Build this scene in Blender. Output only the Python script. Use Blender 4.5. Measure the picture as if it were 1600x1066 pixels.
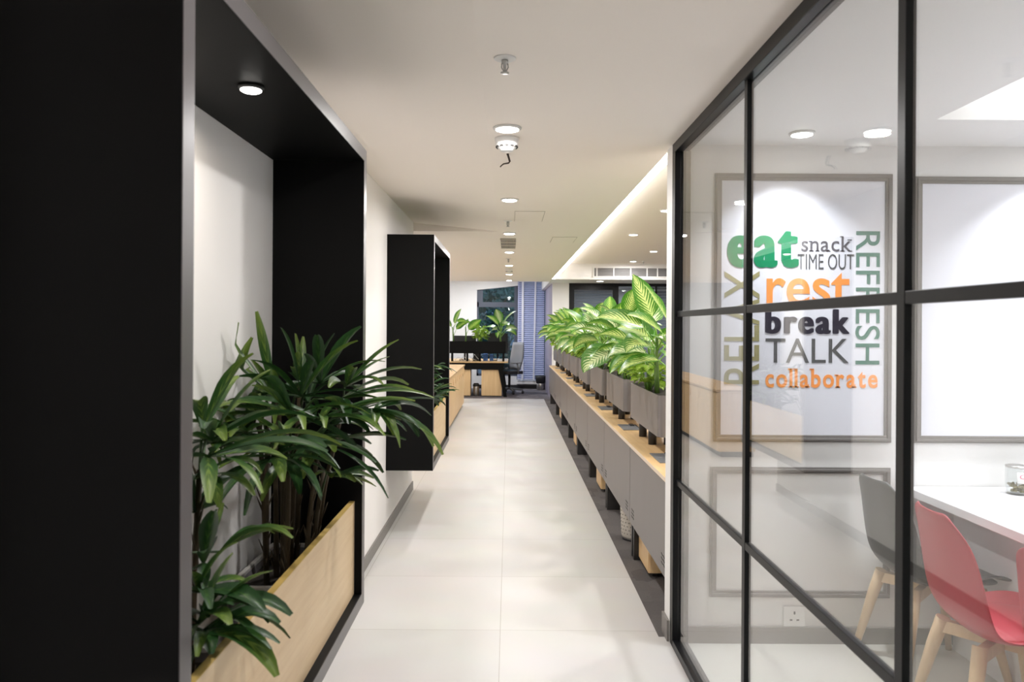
import bpy, bmesh, math, random
from mathutils import Vector, Matrix

for o in list(bpy.data.objects):
    bpy.data.objects.remove(o, do_unlink=True)
SC = bpy.context.scene
COL = SC.collection
R = math.radians
PI = math.pi

# ------------------------------------------------------------------ camera
cam_d = bpy.data.cameras.new('camera')
cam = bpy.data.objects.new('camera', cam_d)
COL.objects.link(cam)
cam.location = (0, 0, 1.5)
cam.rotation_euler = (R(90), R(-0.35), 0)
cam_d.sensor_width = 36.0
cam_d.lens = 27.0
cam_d.shift_x = 5 / 1600
cam_d.shift_y = -23 / 1600
cam_d.clip_start = 0.02
cam_d.dof.use_dof = True
cam_d.dof.focus_distance = 5.5
cam_d.dof.aperture_fstop = 5.6
SC.camera = cam

# ------------------------------------------------------------------ world, exposure
w = bpy.data.worlds.new('world')
SC.world = w
w.use_nodes = True
bg = w.node_tree.nodes['Background']
bg.inputs[0].default_value = (0.30, 0.45, 0.62, 1)
bg.inputs[1].default_value = 3.2
SC.view_settings.view_transform = 'Standard'
SC.view_settings.look = 'None'
SC.view_settings.exposure = 0.07
SC.view_settings.gamma = 1.0
SC.cycles.use_denoising = True
SC.cycles.max_bounces = 10
SC.cycles.diffuse_bounces = 6
SC.cycles.transparent_max_bounces = 24
SC.cycles.caustics_reflective = False
SC.cycles.caustics_refractive = False
SC.cycles.sample_clamp_indirect = 6.0

# light levels used by the lamps below (watts)
P_CORRIDOR = 14.5
P_OFFICE = 27.0
P_ROOM = 7.8
P_BOX = 1.8
WARM = (1.0, 0.90, 0.78)
NEUT = (1.0, 0.98, 0.965)
COOL = (0.93, 0.96, 1.0)

CAMZ, F = 1.5, 1200.0
def at(px, py, Y):
    """the point of the place seen at photo pixel (px, py) at distance Y down the corridor"""
    dx, dy = px - 795.0, py - 510.0
    r = 0.0061
    return Vector(((dx + r * dy) * Y / F, Y, CAMZ - (dy - r * dx) * Y / F))

# ------------------------------------------------------------------ materials
def newmat(name):
    m = bpy.data.materials.new(name)
    m.use_nodes = True
    nt = m.node_tree
    return m, nt, nt.nodes, nt.links, nt.nodes['Principled BSDF']

def srgb(r, g, b):
    f = lambda c: ((c / 255 + 0.055) / 1.055) ** 2.4 if c > 10 else c / 255 / 12.92
    return (f(r), f(g), f(b), 1)

def paint(name, col, rough=0.5, metal=0.0, spec=0.5, bump=0.0, bscale=200.0, vary=0.0):
    m, nt, N, L, b = newmat(name)
    b.inputs['Base Color'].default_value = col
    b.inputs['Roughness'].default_value = rough
    b.inputs['Metallic'].default_value = metal
    b.inputs['Specular IOR Level'].default_value = spec
    tc = N.new('ShaderNodeTexCoord')
    nz = N.new('ShaderNodeTexNoise')
    nz.inputs['Scale'].default_value = bscale
    nz.inputs['Detail'].default_value = 3
    L.new(tc.outputs['Object'], nz.inputs['Vector'])
    if bump:
        bp = N.new('ShaderNodeBump')
        bp.inputs['Strength'].default_value = bump
        bp.inputs['Distance'].default_value = 0.002
        L.new(nz.outputs['Fac'], bp.inputs['Height'])
        L.new(bp.outputs['Normal'], b.inputs['Normal'])
    if vary:
        n2 = N.new('ShaderNodeTexNoise')
        n2.inputs['Scale'].default_value = bscale * 0.1
        L.new(tc.outputs['Object'], n2.inputs['Vector'])
        mx = N.new('ShaderNodeMixRGB')
        mx.inputs[1].default_value = tuple(c * (1 - vary) for c in col[:3]) + (1,)
        mx.inputs[2].default_value = tuple(min(1, c * (1 + vary)) for c in col[:3]) + (1,)
        L.new(n2.outputs['Fac'], mx.inputs[0])
        L.new(mx.outputs[0], b.inputs['Base Color'])
    return m

def wood(name, c1, c2, axis=2, rough=0.45, scale=1.0):
    m, nt, N, L, b = newmat(name)
    tc = N.new('ShaderNodeTexCoord')
    mp = N.new('ShaderNodeMapping')
    s = [28.0 * scale] * 3
    s[axis] = 1.6 * scale
    mp.inputs['Scale'].default_value = s
    L.new(tc.outputs['Object'], mp.inputs['Vector'])
    nz = N.new('ShaderNodeTexNoise')
    nz.inputs['Scale'].default_value = 1.0
    nz.inputs['Detail'].default_value = 5
    nz.inputs['Roughness'].default_value = 0.65
    L.new(mp.outputs[0], nz.inputs['Vector'])
    cr = N.new('ShaderNodeValToRGB')
    cr.color_ramp.elements[0].position = 0.3
    cr.color_ramp.elements[0].color = c1
    cr.color_ramp.elements[1].position = 0.7
    cr.color_ramp.elements[1].color = c2
    L.new(nz.outputs['Fac'], cr.inputs[0])
    L.new(cr.outputs[0], b.inputs['Base Color'])
    b.inputs['Roughness'].default_value = rough
    return m

def emit(name, col, strength):
    m, nt, N, L, b = newmat(name)
    b.inputs['Base Color'].default_value = (0.8, 0.8, 0.8, 1)
    b.inputs['Emission Color'].default_value = col
    b.inputs['Emission Strength'].default_value = strength
    return m

def glass_mat(name, tint=(1, 1, 1), gloss=1.0, rough=0.0):
    m, nt, N, L, b = newmat(name)
    N.remove(b)
    out = [n for n in N if n.type == 'OUTPUT_MATERIAL'][0]
    tr = N.new('ShaderNodeBsdfTransparent')
    tr.inputs[0].default_value = tuple(tint) + (1,)
    gl = N.new('ShaderNodeBsdfGlossy')
    gl.inputs['Roughness'].default_value = rough
    geo = N.new('ShaderNodeNewGeometry')
    mr = N.new('ShaderNodeMapRange')
    mr.inputs[3].default_value = 1.5
    mr.inputs[4].default_value = 1 / 1.5
    L.new(geo.outputs['Backfacing'], mr.inputs[0])
    fr = N.new('ShaderNodeFresnel')
    L.new(mr.outputs[0], fr.inputs['IOR'])
    mul = N.new('ShaderNodeMath')
    mul.operation = 'MULTIPLY'
    mul.inputs[1].default_value = gloss
    L.new(fr.outputs[0], mul.inputs[0])
    mx = N.new('ShaderNodeMixShader')
    L.new(mul.outputs[0], mx.inputs[0])
    L.new(tr.outputs[0], mx.inputs[1])
    L.new(gl.outputs[0], mx.inputs[2])
    L.new(mx.outputs[0], out.inputs[0])
    return m

def tile_mat():
    m, nt, N, L, b = newmat('cream floor tile')
    tc = N.new('ShaderNodeTexCoord')
    mp = N.new('ShaderNodeMapping')
    mp.inputs['Location'].default_value = (0.033 + 0.81 * 8, -3.79 + 0.81 * 10, 0)
    L.new(tc.outputs['Object'], mp.inputs['Vector'])
    br = N.new('ShaderNodeTexBrick')
    br.offset = 0.0
    br.inputs['Scale'].default_value = 1.0
    br.inputs['Brick Width'].default_value = 0.81
    br.inputs['Row Height'].default_value = 0.81
    br.inputs['Mortar Size'].default_value = 0.0016
    br.inputs['Mortar Smooth'].default_value = 0.2
    br.inputs['Color1'].default_value = srgb(200, 197, 194)
    br.inputs['Color2'].default_value = srgb(207, 204, 201)
    br.inputs['Mortar'].default_value = srgb(164, 157, 149)
    L.new(mp.outputs[0], br.inputs['Vector'])
    nz = N.new('ShaderNodeTexNoise')
    nz.inputs['Scale'].default_value = 3.0
    nz.inputs['Detail'].default_value = 6
    L.new(tc.outputs['Object'], nz.inputs['Vector'])
    mx = N.new('ShaderNodeMixRGB')
    mx.blend_type = 'MULTIPLY'
    mx.inputs[0].default_value = 0.10
    L.new(br.outputs['Color'], mx.inputs[1])
    L.new(nz.outputs['Color'], mx.inputs[2])
    L.new(mx.outputs[0], b.inputs['Base Color'])
    b.inputs['Roughness'].default_value = 0.40
    b.inputs['Specular IOR Level'].default_value = 0.40
    return m

def carpet_mat(name, c1, c2):
    m, nt, N, L, b = newmat(name)
    tc = N.new('ShaderNodeTexCoord')
    ck = N.new('ShaderNodeTexVoronoi')
    ck.distance = 'CHEBYCHEV'
    ck.inputs['Scale'].default_value = 5.0
    ck.inputs['Randomness'].default_value = 0.8
    L.new(tc.outputs['Object'], ck.inputs['Vector'])
    nz = N.new('ShaderNodeTexNoise')
    nz.inputs['Scale'].default_value = 140
    L.new(tc.outputs['Object'], nz.inputs['Vector'])
    ad = N.new('ShaderNodeMixRGB')
    ad.inputs[0].default_value = 0.5
    L.new(ck.outputs['Color'], ad.inputs[1])
    L.new(nz.outputs['Color'], ad.inputs[2])
    bw = N.new('ShaderNodeRGBToBW')
    L.new(ad.outputs[0], bw.inputs[0])
    mx = N.new('ShaderNodeMixRGB')
    mx.inputs[1].default_value = c1
    mx.inputs[2].default_value = c2
    L.new(bw.outputs[0], mx.inputs[0])
    L.new(mx.outputs[0], b.inputs['Base Color'])
    b.inputs['Roughness'].default_value = 0.95
    bp = N.new('ShaderNodeBump')
    bp.inputs['Strength'].default_value = 0.4
    bp.inputs['Distance'].default_value = 0.004
    L.new(nz.outputs['Fac'], bp.inputs['Height'])
    L.new(bp.outputs[0], b.inputs['Normal'])
    return m

def leaf_mat(name, green, pale, amount, veins=26.0, rough=0.38, trans=0.25, tip=None):
    """a leaf: UV u runs across the blade, v from stalk to tip; pale variegation feathers out from the midrib"""
    m, nt, N, L, b = newmat(name)
    uv = N.new('ShaderNodeTexCoord')
    sp = N.new('ShaderNodeSeparateXYZ')
    L.new(uv.outputs['UV'], sp.inputs[0])
    def math_(op, a, c=None):
        n = N.new('ShaderNodeMath')
        n.operation = op
        for i, x in enumerate((a, c)):
            if x is None: continue
            if isinstance(x, (int, float)): n.inputs[i].default_value = x
            else: L.new(x, n.inputs[i])
        return n.outputs[0]
    off = math_('ABSOLUTE', math_('SUBTRACT', sp.outputs[0], 0.5))
    nz = N.new('ShaderNodeTexNoise')
    nz.inputs['Scale'].default_value = 9.0
    nz.inputs['Detail'].default_value = 3
    L.new(uv.outputs['UV'], nz.inputs['Vector'])
    ph = math_('SUBTRACT', sp.outputs[1], math_('MULTIPLY', off, 0.7))
    wv = math_('SINE', math_('MULTIPLY', ph, veins * 2.6))
    val = math_('ADD', math_('MULTIPLY', wv, 0.26), math_('MULTIPLY', nz.outputs['Fac'], 0.55))
    val = math_('SUBTRACT', val, math_('MULTIPLY', off, 1.35))
    val = math_('ADD', val, amount)
    cl = N.new('ShaderNodeMapRange')
    cl.inputs[1].default_value = -0.05
    cl.inputs[2].default_value = 0.22
    L.new(val, cl.inputs[0])
    mid = math_('LESS_THAN', off, 0.018)
    fac = math_('MAXIMUM', cl.outputs[0], math_('MULTIPLY', mid, 0.7))
    mx = N.new('ShaderNodeMixRGB')
    mx.inputs[1].default_value = green
    mx.inputs[2].default_value = pale
    L.new(fac, mx.inputs[0])
    colour = mx.outputs[0]
    if tip:
        t2 = N.new('ShaderNodeMixRGB')
        t2.inputs[2].default_value = tip
        L.new(colour, t2.inputs[1])
        mr = N.new('ShaderNodeMapRange')
        mr.inputs[1].default_value = 0.55
        mr.inputs[2].default_value = 1.15
        L.new(math_('ADD', sp.outputs[1], math_('MULTIPLY', math_('SUBTRACT', nz.outputs['Fac'], 0.5), 0.5)), mr.inputs[0])
        L.new(mr.outputs[0], t2.inputs[0])
        colour = t2.outputs[0]
    L.new(colour, b.inputs['Base Color'])
    b.inputs['Roughness'].default_value = rough
    b.inputs['Specular IOR Level'].default_value = 0.5
    if trans:
        out = [n for n in N if n.type == 'OUTPUT_MATERIAL'][0]
        td = N.new('ShaderNodeBsdfTranslucent')
        L.new(colour, td.inputs[0])
        ms = N.new('ShaderNodeMixShader')
        ms.inputs[0].default_value = trans
        L.new(b.outputs[0], ms.inputs[1])
        L.new(td.outputs[0], ms.inputs[2])
        L.new(ms.outputs[0], out.inputs[0])
    return m

M = {
    'wall': paint('white wall paint', srgb(244, 241, 239), 0.6, bump=0.05),
    'ceiling': paint('white ceiling paint', srgb(249, 241, 233), 0.7, bump=0.04),
    'wall_white': paint('bright white paint', srgb(234, 233, 232), 0.55),
    'room_wall': paint('cafe wall paint', srgb(236, 235, 234), 0.5),
    'black': paint('black laminate', srgb(18, 18, 18), 0.5, spec=0.08),
    'lit_edge': paint('black edge painted lit', srgb(84, 80, 82), 0.32, spec=0.5),  # front edges of the black boards, corridor light put into the grey
    'frame': paint('black aluminium', srgb(16, 17, 19), 0.36, spec=0.22),
    'wood': wood('pale oak veneer', srgb(221, 191, 150), srgb(236, 210, 172), axis=1),
    'wood_edge': wood('golden oak edge', srgb(196, 164, 88), srgb(212, 180, 106), axis=1),
    'wood_v': wood('pale oak upright', srgb(214, 178, 130), srgb(231, 199, 152), axis=2),
    'wood_top': wood('oak worktop', srgb(196, 160, 112), srgb(216, 182, 134), axis=1),
    'desk_edge': paint('pale desk edge', srgb(226, 208, 188), 0.5),
    'beech': wood('beech legs', srgb(206, 176, 138), srgb(222, 194, 158), axis=2, rough=0.4),
    'grey_base': paint('grey skirting', srgb(128, 124, 120), 0.5),
    'grey_mould': paint('grey moulding', srgb(122, 118, 115), 0.45),
    'panel': paint('lilac white panel', srgb(228, 229, 238), 0.35),
    'tile': tile_mat(),
    'room_floor': paint('cafe floor', srgb(214, 213, 205), 0.35, vary=0.02, bscale=20),
    'carpet': carpet_mat('dark carpet', srgb(52, 48, 48), srgb(112, 106, 104)),
    'carpet2': carpet_mat('grey carpet', srgb(66, 62, 66), srgb(132, 126, 130)),
    'metal': paint('brown grey metal', srgb(120, 115, 114), 0.42, metal=0.2, vary=0.05, bscale=40),
    'metal_dark': paint('charcoal metal', srgb(42, 40, 40), 0.45),
    'steel': paint('brushed steel', srgb(180, 178, 175), 0.3, metal=0.9),
    'flap': paint('grey aluminium', srgb(128, 130, 134), 0.4, metal=0.4),
    'soil': paint('dark soil', srgb(38, 30, 25), 0.95, bump=1.0, bscale=60),
    'trough': paint('white glazed trough', srgb(198, 194, 190), 0.4),
    'trough_grey': paint('grey trough side', srgb(120, 116, 118), 0.5),
    'white_pl': paint('white plastic', srgb(232, 231, 229), 0.4),
    'dark_pl': paint('dark plastic', srgb(35, 35, 37), 0.5),
    'grey_pl': paint('grey plastic', srgb(120, 122, 122), 0.45),
    'pink': paint('pink plastic', srgb(180, 50, 66), 0.38),
    'pinkpad': paint('pink cushion', srgb(176, 50, 64), 0.55, bump=0.1),
    'greychair': paint('grey chair plastic', srgb(74, 76, 77), 0.4),
    'greypad': paint('grey cushion', srgb(66, 68, 69), 0.55, bump=0.1),
    'table': paint('white table', srgb(236, 236, 238), 0.3),
    'glass': glass_mat('clear glass', (0.985, 0.99, 0.985), 1.12),
    'glass_dim': glass_mat('office glass', (0.80, 0.84, 0.88)),
    'jar_glass': glass_mat('jar glass', (0.96, 0.97, 0.97)),
    'lamp': emit('downlight lens', (1.0, 0.96, 0.90, 1), 14.0),
    'led': emit('led strip lens', (1.0, 0.98, 0.96, 1), 11.0),
    'led_soft': emit('cove led', (0.98, 0.99, 1.0, 1), 7.0),
    'blind': paint('blue grey blind', srgb(176, 182, 216), 0.45),
    'blind_grey': paint('grey blind', srgb(164, 166, 170), 0.5),
    'tape': paint('white blind tape', srgb(226, 228, 240), 0.6),
    'bark': paint('brown cane', srgb(70, 58, 38), 0.8, bump=0.6, bscale=80, vary=0.3),
    'stemgreen': paint('green stem', srgb(96, 128, 60), 0.45, vary=0.15, bscale=60),
    'petiole': paint('leaf stalk', srgb(122, 168, 66), 0.4),
    'rhapis_stalk': paint('dark green stalk', srgb(48, 74, 30), 0.45),
    'rhapis': leaf_mat('lady palm leaf', srgb(46, 82, 34), srgb(112, 136, 62), -0.20, 14, 0.40, 0.15, tip=srgb(120, 140, 56)),
    'rhapis2': leaf_mat('dark palm leaf', srgb(34, 68, 30), srgb(70, 104, 48), -0.25, 12, 0.40, 0.12),
    'dieff': leaf_mat('dumb cane leaf', srgb(66, 122, 32), srgb(204, 220, 134), -0.01, 26, 0.33, 0.30),
    'dieff2': leaf_mat('pale dumb cane leaf', srgb(78, 130, 46), srgb(214, 224, 172), 0.03, 22, 0.33, 0.30),
    'dieff3': leaf_mat('green dumb cane leaf', srgb(66, 122, 32), srgb(180, 206, 98), -0.10, 28, 0.33, 0.30),
    'pothos': leaf_mat('lime pothos leaf', srgb(136, 172, 52), srgb(186, 206, 104), -0.05, 10, 0.35, 0.35),
    'tree_leaf': leaf_mat('outdoor leaf', srgb(30, 62, 50), srgb(70, 110, 90), -0.1, 10, 0.5, 0.2),
    'tree_bark': paint('outdoor trunk', srgb(50, 44, 38), 0.9),
    'cable': paint('white cable', srgb(216, 212, 206), 0.5),
    'dark_wire': paint('dark wire', srgb(70, 60, 54), 0.5),
    'blue_box': paint('blue carton', srgb(66, 112, 186), 0.5),
    'bin_mesh': paint('pale perforated bin', srgb(205, 198, 188), 0.45),
    'ivory': paint('ivory grille', srgb(214, 206, 196), 0.5),
    'slot': paint('dark slot', srgb(52, 50, 48), 0.8),
    'grille': paint('grey grille', srgb(84, 83, 82), 0.5),
    'office_mesh': paint('grey mesh fabric', srgb(128, 130, 136), 0.7),
    'v_green': paint('green vinyl', srgb(20, 132, 88), 0.4),
    'v_grey': paint('grey vinyl', srgb(104, 100, 104), 0.4),
    'v_grey2': paint('dark grey vinyl', srgb(90, 90, 90), 0.4),
    'v_orange': paint('orange vinyl', srgb(250, 158, 82), 0.4),
    'v_black': paint('black vinyl', srgb(44, 40, 54), 0.4),
    'v_olive': paint('olive vinyl', srgb(160, 154, 112), 0.4),
    'v_teal': paint('teal vinyl', srgb(40, 108, 92), 0.4),
    'v_pink': paint('pink print', srgb(226, 116, 146), 0.4),
    'nuts': paint('pistachio shells', srgb(150, 140, 96), 0.7, vary=0.3, bscale=300),
    'sky_wall': paint('outdoor facade', srgb(120, 132, 140), 0.8),
}

# ------------------------------------------------------------------ mesh helpers
class MB:
    def __init__(s):
        s.v, s.f, s.m, s.uv, s.sm = [], [], [], [], []
    def face(s, idx, mi=0, uv=None, smooth=False):
        s.f.append(tuple(idx)); s.m.append(mi); s.uv.append(uv); s.sm.append(smooth)
    def box(s, x0, x1, y0, y1, z0, z1, mi=0):
        b = len(s.v)
        s.v += [(x, y, z) for x in (x0, x1) for y in (y0, y1) for z in (z0, z1)]
        for q in ((0, 1, 3, 2), (4, 6, 7, 5), (0, 4, 5, 1), (2, 3, 7, 6), (0, 2, 6, 4), (1, 5, 7, 3)):
            s.face([b + i for i in q], mi)
        return s
    def prism(s, pts, d, mi=0):
        """polygon pts (3D, planar) extruded by vector d"""
        b = len(s.v); n = len(pts); d = Vector(d)
        s.v += [tuple(Vector(p)) for p in pts] + [tuple(Vector(p) + d) for p in pts]
        s.face([b + i for i in range(n)][::-1], mi)
        s.face([b + n + i for i in range(n)], mi)
        for i in range(n):
            j = (i + 1) % n
            s.face((b + i, b + j, b + n + j, b + n + i), mi)
        return s
    def tube(s, pts, radii, seg=8, mi=0, cap=True, square=False):
        pts = [Vector(p) for p in pts]
        if not hasattr(radii, '__len__'): radii = [radii] * len(pts)
        b = len(s.v); n = len(pts)
        ref = None
        for i, p in enumerate(pts):
            t = (pts[min(i + 1, n - 1)] - pts[max(i - 1, 0)]).normalized()
            if ref is None:
                ref = Vector((1, 0, 0)) if abs(t.x) < 0.8 else Vector((0, 1, 0))
            u = (ref - t * ref.dot(t)).normalized(); ref = u
            w_ = t.cross(u)
            for k in range(seg):
                a = 2 * PI * k / seg + (PI / 4 if square else 0)
                s.v.append(tuple(p + (u * math.cos(a) + w_ * math.sin(a)) * radii[i]))
        for i in range(n - 1):
            for k in range(seg):
                k2 = (k + 1) % seg
                s.face((b + i * seg + k, b + i * seg + k2, b + (i + 1) * seg + k2, b + (i + 1) * seg + k), mi, None, not square)
        if cap:
            s.face([b + k for k in range(seg)][::-1], mi)
            s.face([b + (n - 1) * seg + k for k in range(seg)], mi)
        return s
    def lathe(s, prof, c=(0, 0, 0), seg=24, mi=0, axis='z'):
        """prof: (radius, height) list, revolved about the vertical through c"""
        b = len(s.v); n = len(prof)
        for r, h in prof:
            for k in range(seg):
                a = 2 * PI * k / seg
                s.v.append((c[0] + r * math.cos(a), c[1] + r * math.sin(a), c[2] + h))
        for i in range(n - 1):
            for k in range(seg):
                k2 = (k + 1) % seg
                s.face((b + i * seg + k, b + i * seg + k2, b + (i + 1) * seg + k2, b + (i + 1) * seg + k), mi, None, True)
        s.face([b + k for k in range(seg)][::-1], mi)
        s.face([b + (n - 1) * seg + k for k in range(seg)], mi)
        return s
    def grid(s, rows, mi=0, uv=True):
        """rows of points -> quads with uv (u across, v along)"""
        b = len(s.v); n = len(rows); k = len(rows[0])
        for r in rows:
            s.v += [tuple(p) for p in r]
        for i in range(n - 1):
            for j in range(k - 1):
                q = (b + i * k + j, b + i * k + j + 1, b + (i + 1) * k + j + 1, b + (i + 1) * k + j)
                u = [(j / (k - 1), i / (n - 1)), ((j + 1) / (k - 1), i / (n - 1)), ((j + 1) / (k - 1), (i + 1) / (n - 1)), (j / (k - 1), (i + 1) / (n - 1))]
                s.face(q, mi, u, True)
        return s
    def build(s, name, mats, parent=None, bevel=0.0, loc=None):
        me = bpy.data.meshes.new(name)
        me.from_pydata(s.v, [], s.f)
        if not isinstance(mats, (list, tuple)): mats = [mats]
        for m in mats: me.materials.append(m)
        for i, p in enumerate(me.polygons):
            p.material_index = s.m[i]
            p.use_smooth = s.sm[i]
        if any(u is not None for u in s.uv):
            ul = me.uv_layers.new(name='UVMap')
            for i, p in enumerate(me.polygons):
                if s.uv[i]:
                    for li, u in zip(p.loop_indices, s.uv[i]):
                        ul.data[li].uv = u
        bm = bmesh.new(); bm.from_mesh(me)
        bmesh.ops.recalc_face_normals(bm, faces=[f for f in bm.faces])
        bm.to_mesh(me); bm.free()
        me.update()
        o = bpy.data.objects.new(name, me)
        COL.objects.link(o)
        if parent is not None: o.parent = parent
        if loc is not None: o.location = loc
        if bevel:
            b = o.modifiers.new('bevel', 'BEVEL')
            b.width = bevel; b.segments = 2; b.limit_method = 'ANGLE'; b.angle_limit = R(40)
        return o

def tag(o, label=None, cat=None, group=None, kind=None):
    if label: o['label'] = label
    if cat: o['category'] = cat
    if group: o['group'] = group
    if kind: o['kind'] = kind
    return o

def thing(name, label, cat, loc=(0, 0, 0), rz=0.0, group=None):
    o = bpy.data.objects.new(name, None)
    o.empty_display_size = 0.1
    COL.objects.link(o)
    o.location = loc
    o.rotation_euler = (0, 0, rz)
    return tag(o, label, cat, group)

def copy_tree(o, parent=None):
    c = o.copy()
    COL.objects.link(c)
    if parent is not None: c.parent = parent
    for ch in list(o.children):
        copy_tree(ch, c)
    return c

def struct(name, mb, mat, bevel=0.0):
    return tag(mb.build(name, mat, None, bevel), kind='structure')

def area(name, loc, size, power, col, parent=None, shape='DISK', size_y=None, rot=(0, 0, 0), spread=180):
    d = bpy.data.lights.new(name, 'AREA')
    d.shape = shape; d.size = size
    if size_y: d.size_y = size_y
    d.energy = power; d.color = col; d.spread = R(spread)
    o = bpy.data.objects.new(name, d)
    COL.objects.link(o)
    o.location = loc; o.rotation_euler = rot
    if parent is not None: o.parent = parent
    return o

# ================================================================== THE SHELL
CZ = 2.37            # corridor ceiling
UZ = 2.66            # open office ceiling
WL = -0.88           # left wall face
WEND = 7.05          # where the left wall ends
YB = -3.5            # back end of the corridor, behind the camera

b = MB().box(-4.2, 0.735, WEND, 15.9, -0.1, 0)
b.box(-0.99, 0.735, YB, WEND, -0.1, 0); b.box(0.735, 0.85, YB, 3.72, -0.1, 0)
struct('floor', b, M['tile'])
b = MB().box(0.85, 4.4, YB, 3.72, -0.1, 0)
struct('floor_cafe', b, M['room_floor'])
b = MB().box(0.735, 5.2, 3.72, 15.9, -0.1, 0)
struct('floor_carpet_right', b, M['carpet'])
b = MB().box(-4.2, 5.2, 15.9, 18.8, -0.1, 0)
struct('floor_carpet_far', b, M['carpet2'])

# corridor ceiling: rises a little towards the left wall, steps down where the wall ends
b = MB()
b.prism([(WL - 0.11, YB, 2.445), (WL, YB, 2.445), (-0.10, YB, CZ), (0.785, YB, CZ), (0.785, YB, 2.80), (WL - 0.11, YB, 2.80)], (0, WEND - YB, 0))
b.box(-4.2, 0.785, WEND, 14.9, CZ, 2.80)
struct('ceiling', b, M['ceiling'])
b = MB().box(0.785, 5.2, 3.66, 14.1, UZ, 2.80)
struct('ceiling_office', b, M['ceiling'])
b = MB().box(0.785, 5.2, 14.1, 18.8, CZ, 2.80)
struct('ceiling_bulkhead', b, M['wall_white'])
b = MB().box(-4.2, 0.785, 14.9, 18.8, 2.72, 2.80)
struct('ceiling_far_bay', b, M['wall_white'])
# cafe ceiling with a raised tray
b = MB()
HX0, HX1, HY0, HY1 = 1.77, 3.6, 0.9, 3.19
b.box(0.785, HX0, YB, 3.66, CZ, 2.62); b.box(HX1, 4.4, YB, 3.66, CZ, 2.62)
b.box(HX0, HX1, YB, HY0, CZ, 2.62); b.box(HX0, HX1, HY1, 3.66, CZ, 2.62)
struct('ceiling_cafe', b, M['room_wall'])
b = MB().box(HX0 - 0.2, HX1 + 0.2, HY0 - 0.2, HY1 + 0.2, 2.62, 2.72)
struct('ceiling_tray', b, M['room_wall'])

struct('wall_left', MB().box(WL - 0.11, WL, YB, WEND, 0, 2.445), M['wall'])
struct('wall_rear', MB().box(-0.99, 4.4, YB - 0.1, YB, 0, 2.8), M['wall'])
struct('wall_far_left', MB().box(-4.3, -4.2, WEND - 0.1, 18.8, 0, 2.8), M['wall_white'])
struct('wall_left_return', MB().box(-4.3, WL - 0.11, WEND - 0.1, WEND, 0, 2.8), M['wall_white'])
struct('wall_cafe_back', MB().box(0.775, 5.2, 3.66, 3.78, 0, 2.70), M['room_wall'])
struct('wall_cafe_right', MB().box(4.4, 4.5, YB, 3.78, 0, 2.62), M['room_wall'])
struct('wall_office_right', MB().box(5.2, 5.3, 3.66, 18.8, 0, 2.8), M['wall_white'])

# skirtings
struct('baseboard_left', MB().box(WL, WL + 0.012, YB, WEND, 0, 0.075), M['grey_base'])
struct('baseboard_cafe', MB().box(0.86, 4.4, 3.645, 3.66, 0, 0.078), M['grey_base'])
struct('baseboard_wall_end', MB().box(0.763, 0.775, 3.665, 3.79, 0, 0.10), M['grey_base'])

# far facade: wall pieces round the window opening
b = MB().box(-4.2, -0.77, 18.5, 18.8, 0, 2.72)
b.box(-0.77, 0.22, 18.5, 18.8, 0, 0.30)
b.box(0.22, 0.87, 18.5, 18.8, 0, 0.17); b.box(0.20, 0.24, 18.5, 18.8, 0.17, 2.72)
b.prism([(-0.77, 18.46, 2.37), (0.24, 18.46, 2.48), (0.24, 18.46, 2.72), (-0.77, 18.46, 2.72)], (0, 0.34, 0))
struct('wall_far', b, M['wall_white'])
struct('baseboard_far', MB().box(-0.77, 0.87, 18.484, 18.5, 0, 0.09), M['dark_pl'])
# sill strip under the blind
struct('trim_1', MB().box(0.2, 0.86, 18.40, 18.5, 0.12, 0.20), M['wall_white'])

# ---------------------------------------------------------------- window and blind
win = thing('window_1', 'tall grey framed window with a transom, foliage outside, behind the far desk', 'window', (-0.28, 18.55, 0.30))
win['kind'] = 'structure'
wx0, wx1, wz0, wz1 = -0.77, 0.22, 0.30, 2.50
f = MB()
def lb(mb, x0, x1, y0, y1, z0, z1): mb.box(x0 + 0.28, x1 + 0.28, y0 - 18.55, y1 - 18.55, z0 - 0.30, z1 - 0.30)
lb(f, wx0, wx0 + 0.04, 18.52, 18.60, wz0, wz1); lb(f, wx1 - 0.09, wx1, 18.50, 18.62, wz0, wz1)
lb(f, wx0, wx1, 18.52, 18.60, wz0, wz0 + 0.06); lb(f, wx0, wx1, 18.52, 18.60, wz1 - 0.05, wz1)
lb(f, wx0, wx1, 18.52, 18.61, 1.96, 2.08); lb(f, wx0 + 0.04, wx0 + 0.14, 18.53, 18.58, 2.08, wz1)
f.build('window_frame', paint('slate window frame', srgb(78, 84, 98), 0.45), win)
g = MB(); lb(g, wx0 + 0.04, wx1 - 0.09, 18.555, 18.563, 0.36, 1.96)
g.build('pane', M['glass_dim'], win)
g = MB(); lb(g, wx0 + 0.14, wx1 - 0.09, 18.555, 18.563, 2.08, wz1 - 0.05)
g.build('pane', M['glass_dim'], win)

win = thing('window_2', 'narrow window hidden behind the blue grey slatted blind', 'window', (0.54, 18.6, 0.2))
win['kind'] = 'structure'
f = MB().box(-0.30, -0.26, 0, 0.08, 0, 2.5).box(0.29, 0.33, 0, 0.08, 0, 2.5).box(-0.30, 0.33, 0, 0.08, 0, 0.05).box(-0.30, 0.33, 0, 0.08, 1.78, 1.84)
f.build('window_frame', M['dark_pl'], win)
g = MB().box(-0.26, 0.29, 0.03, 0.038, 0.05, 1.78).box(-0.26, 0.29, 0.03, 0.038, 1.84, 2.5)
g.build('pane', M['glass_dim'], win)

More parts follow.
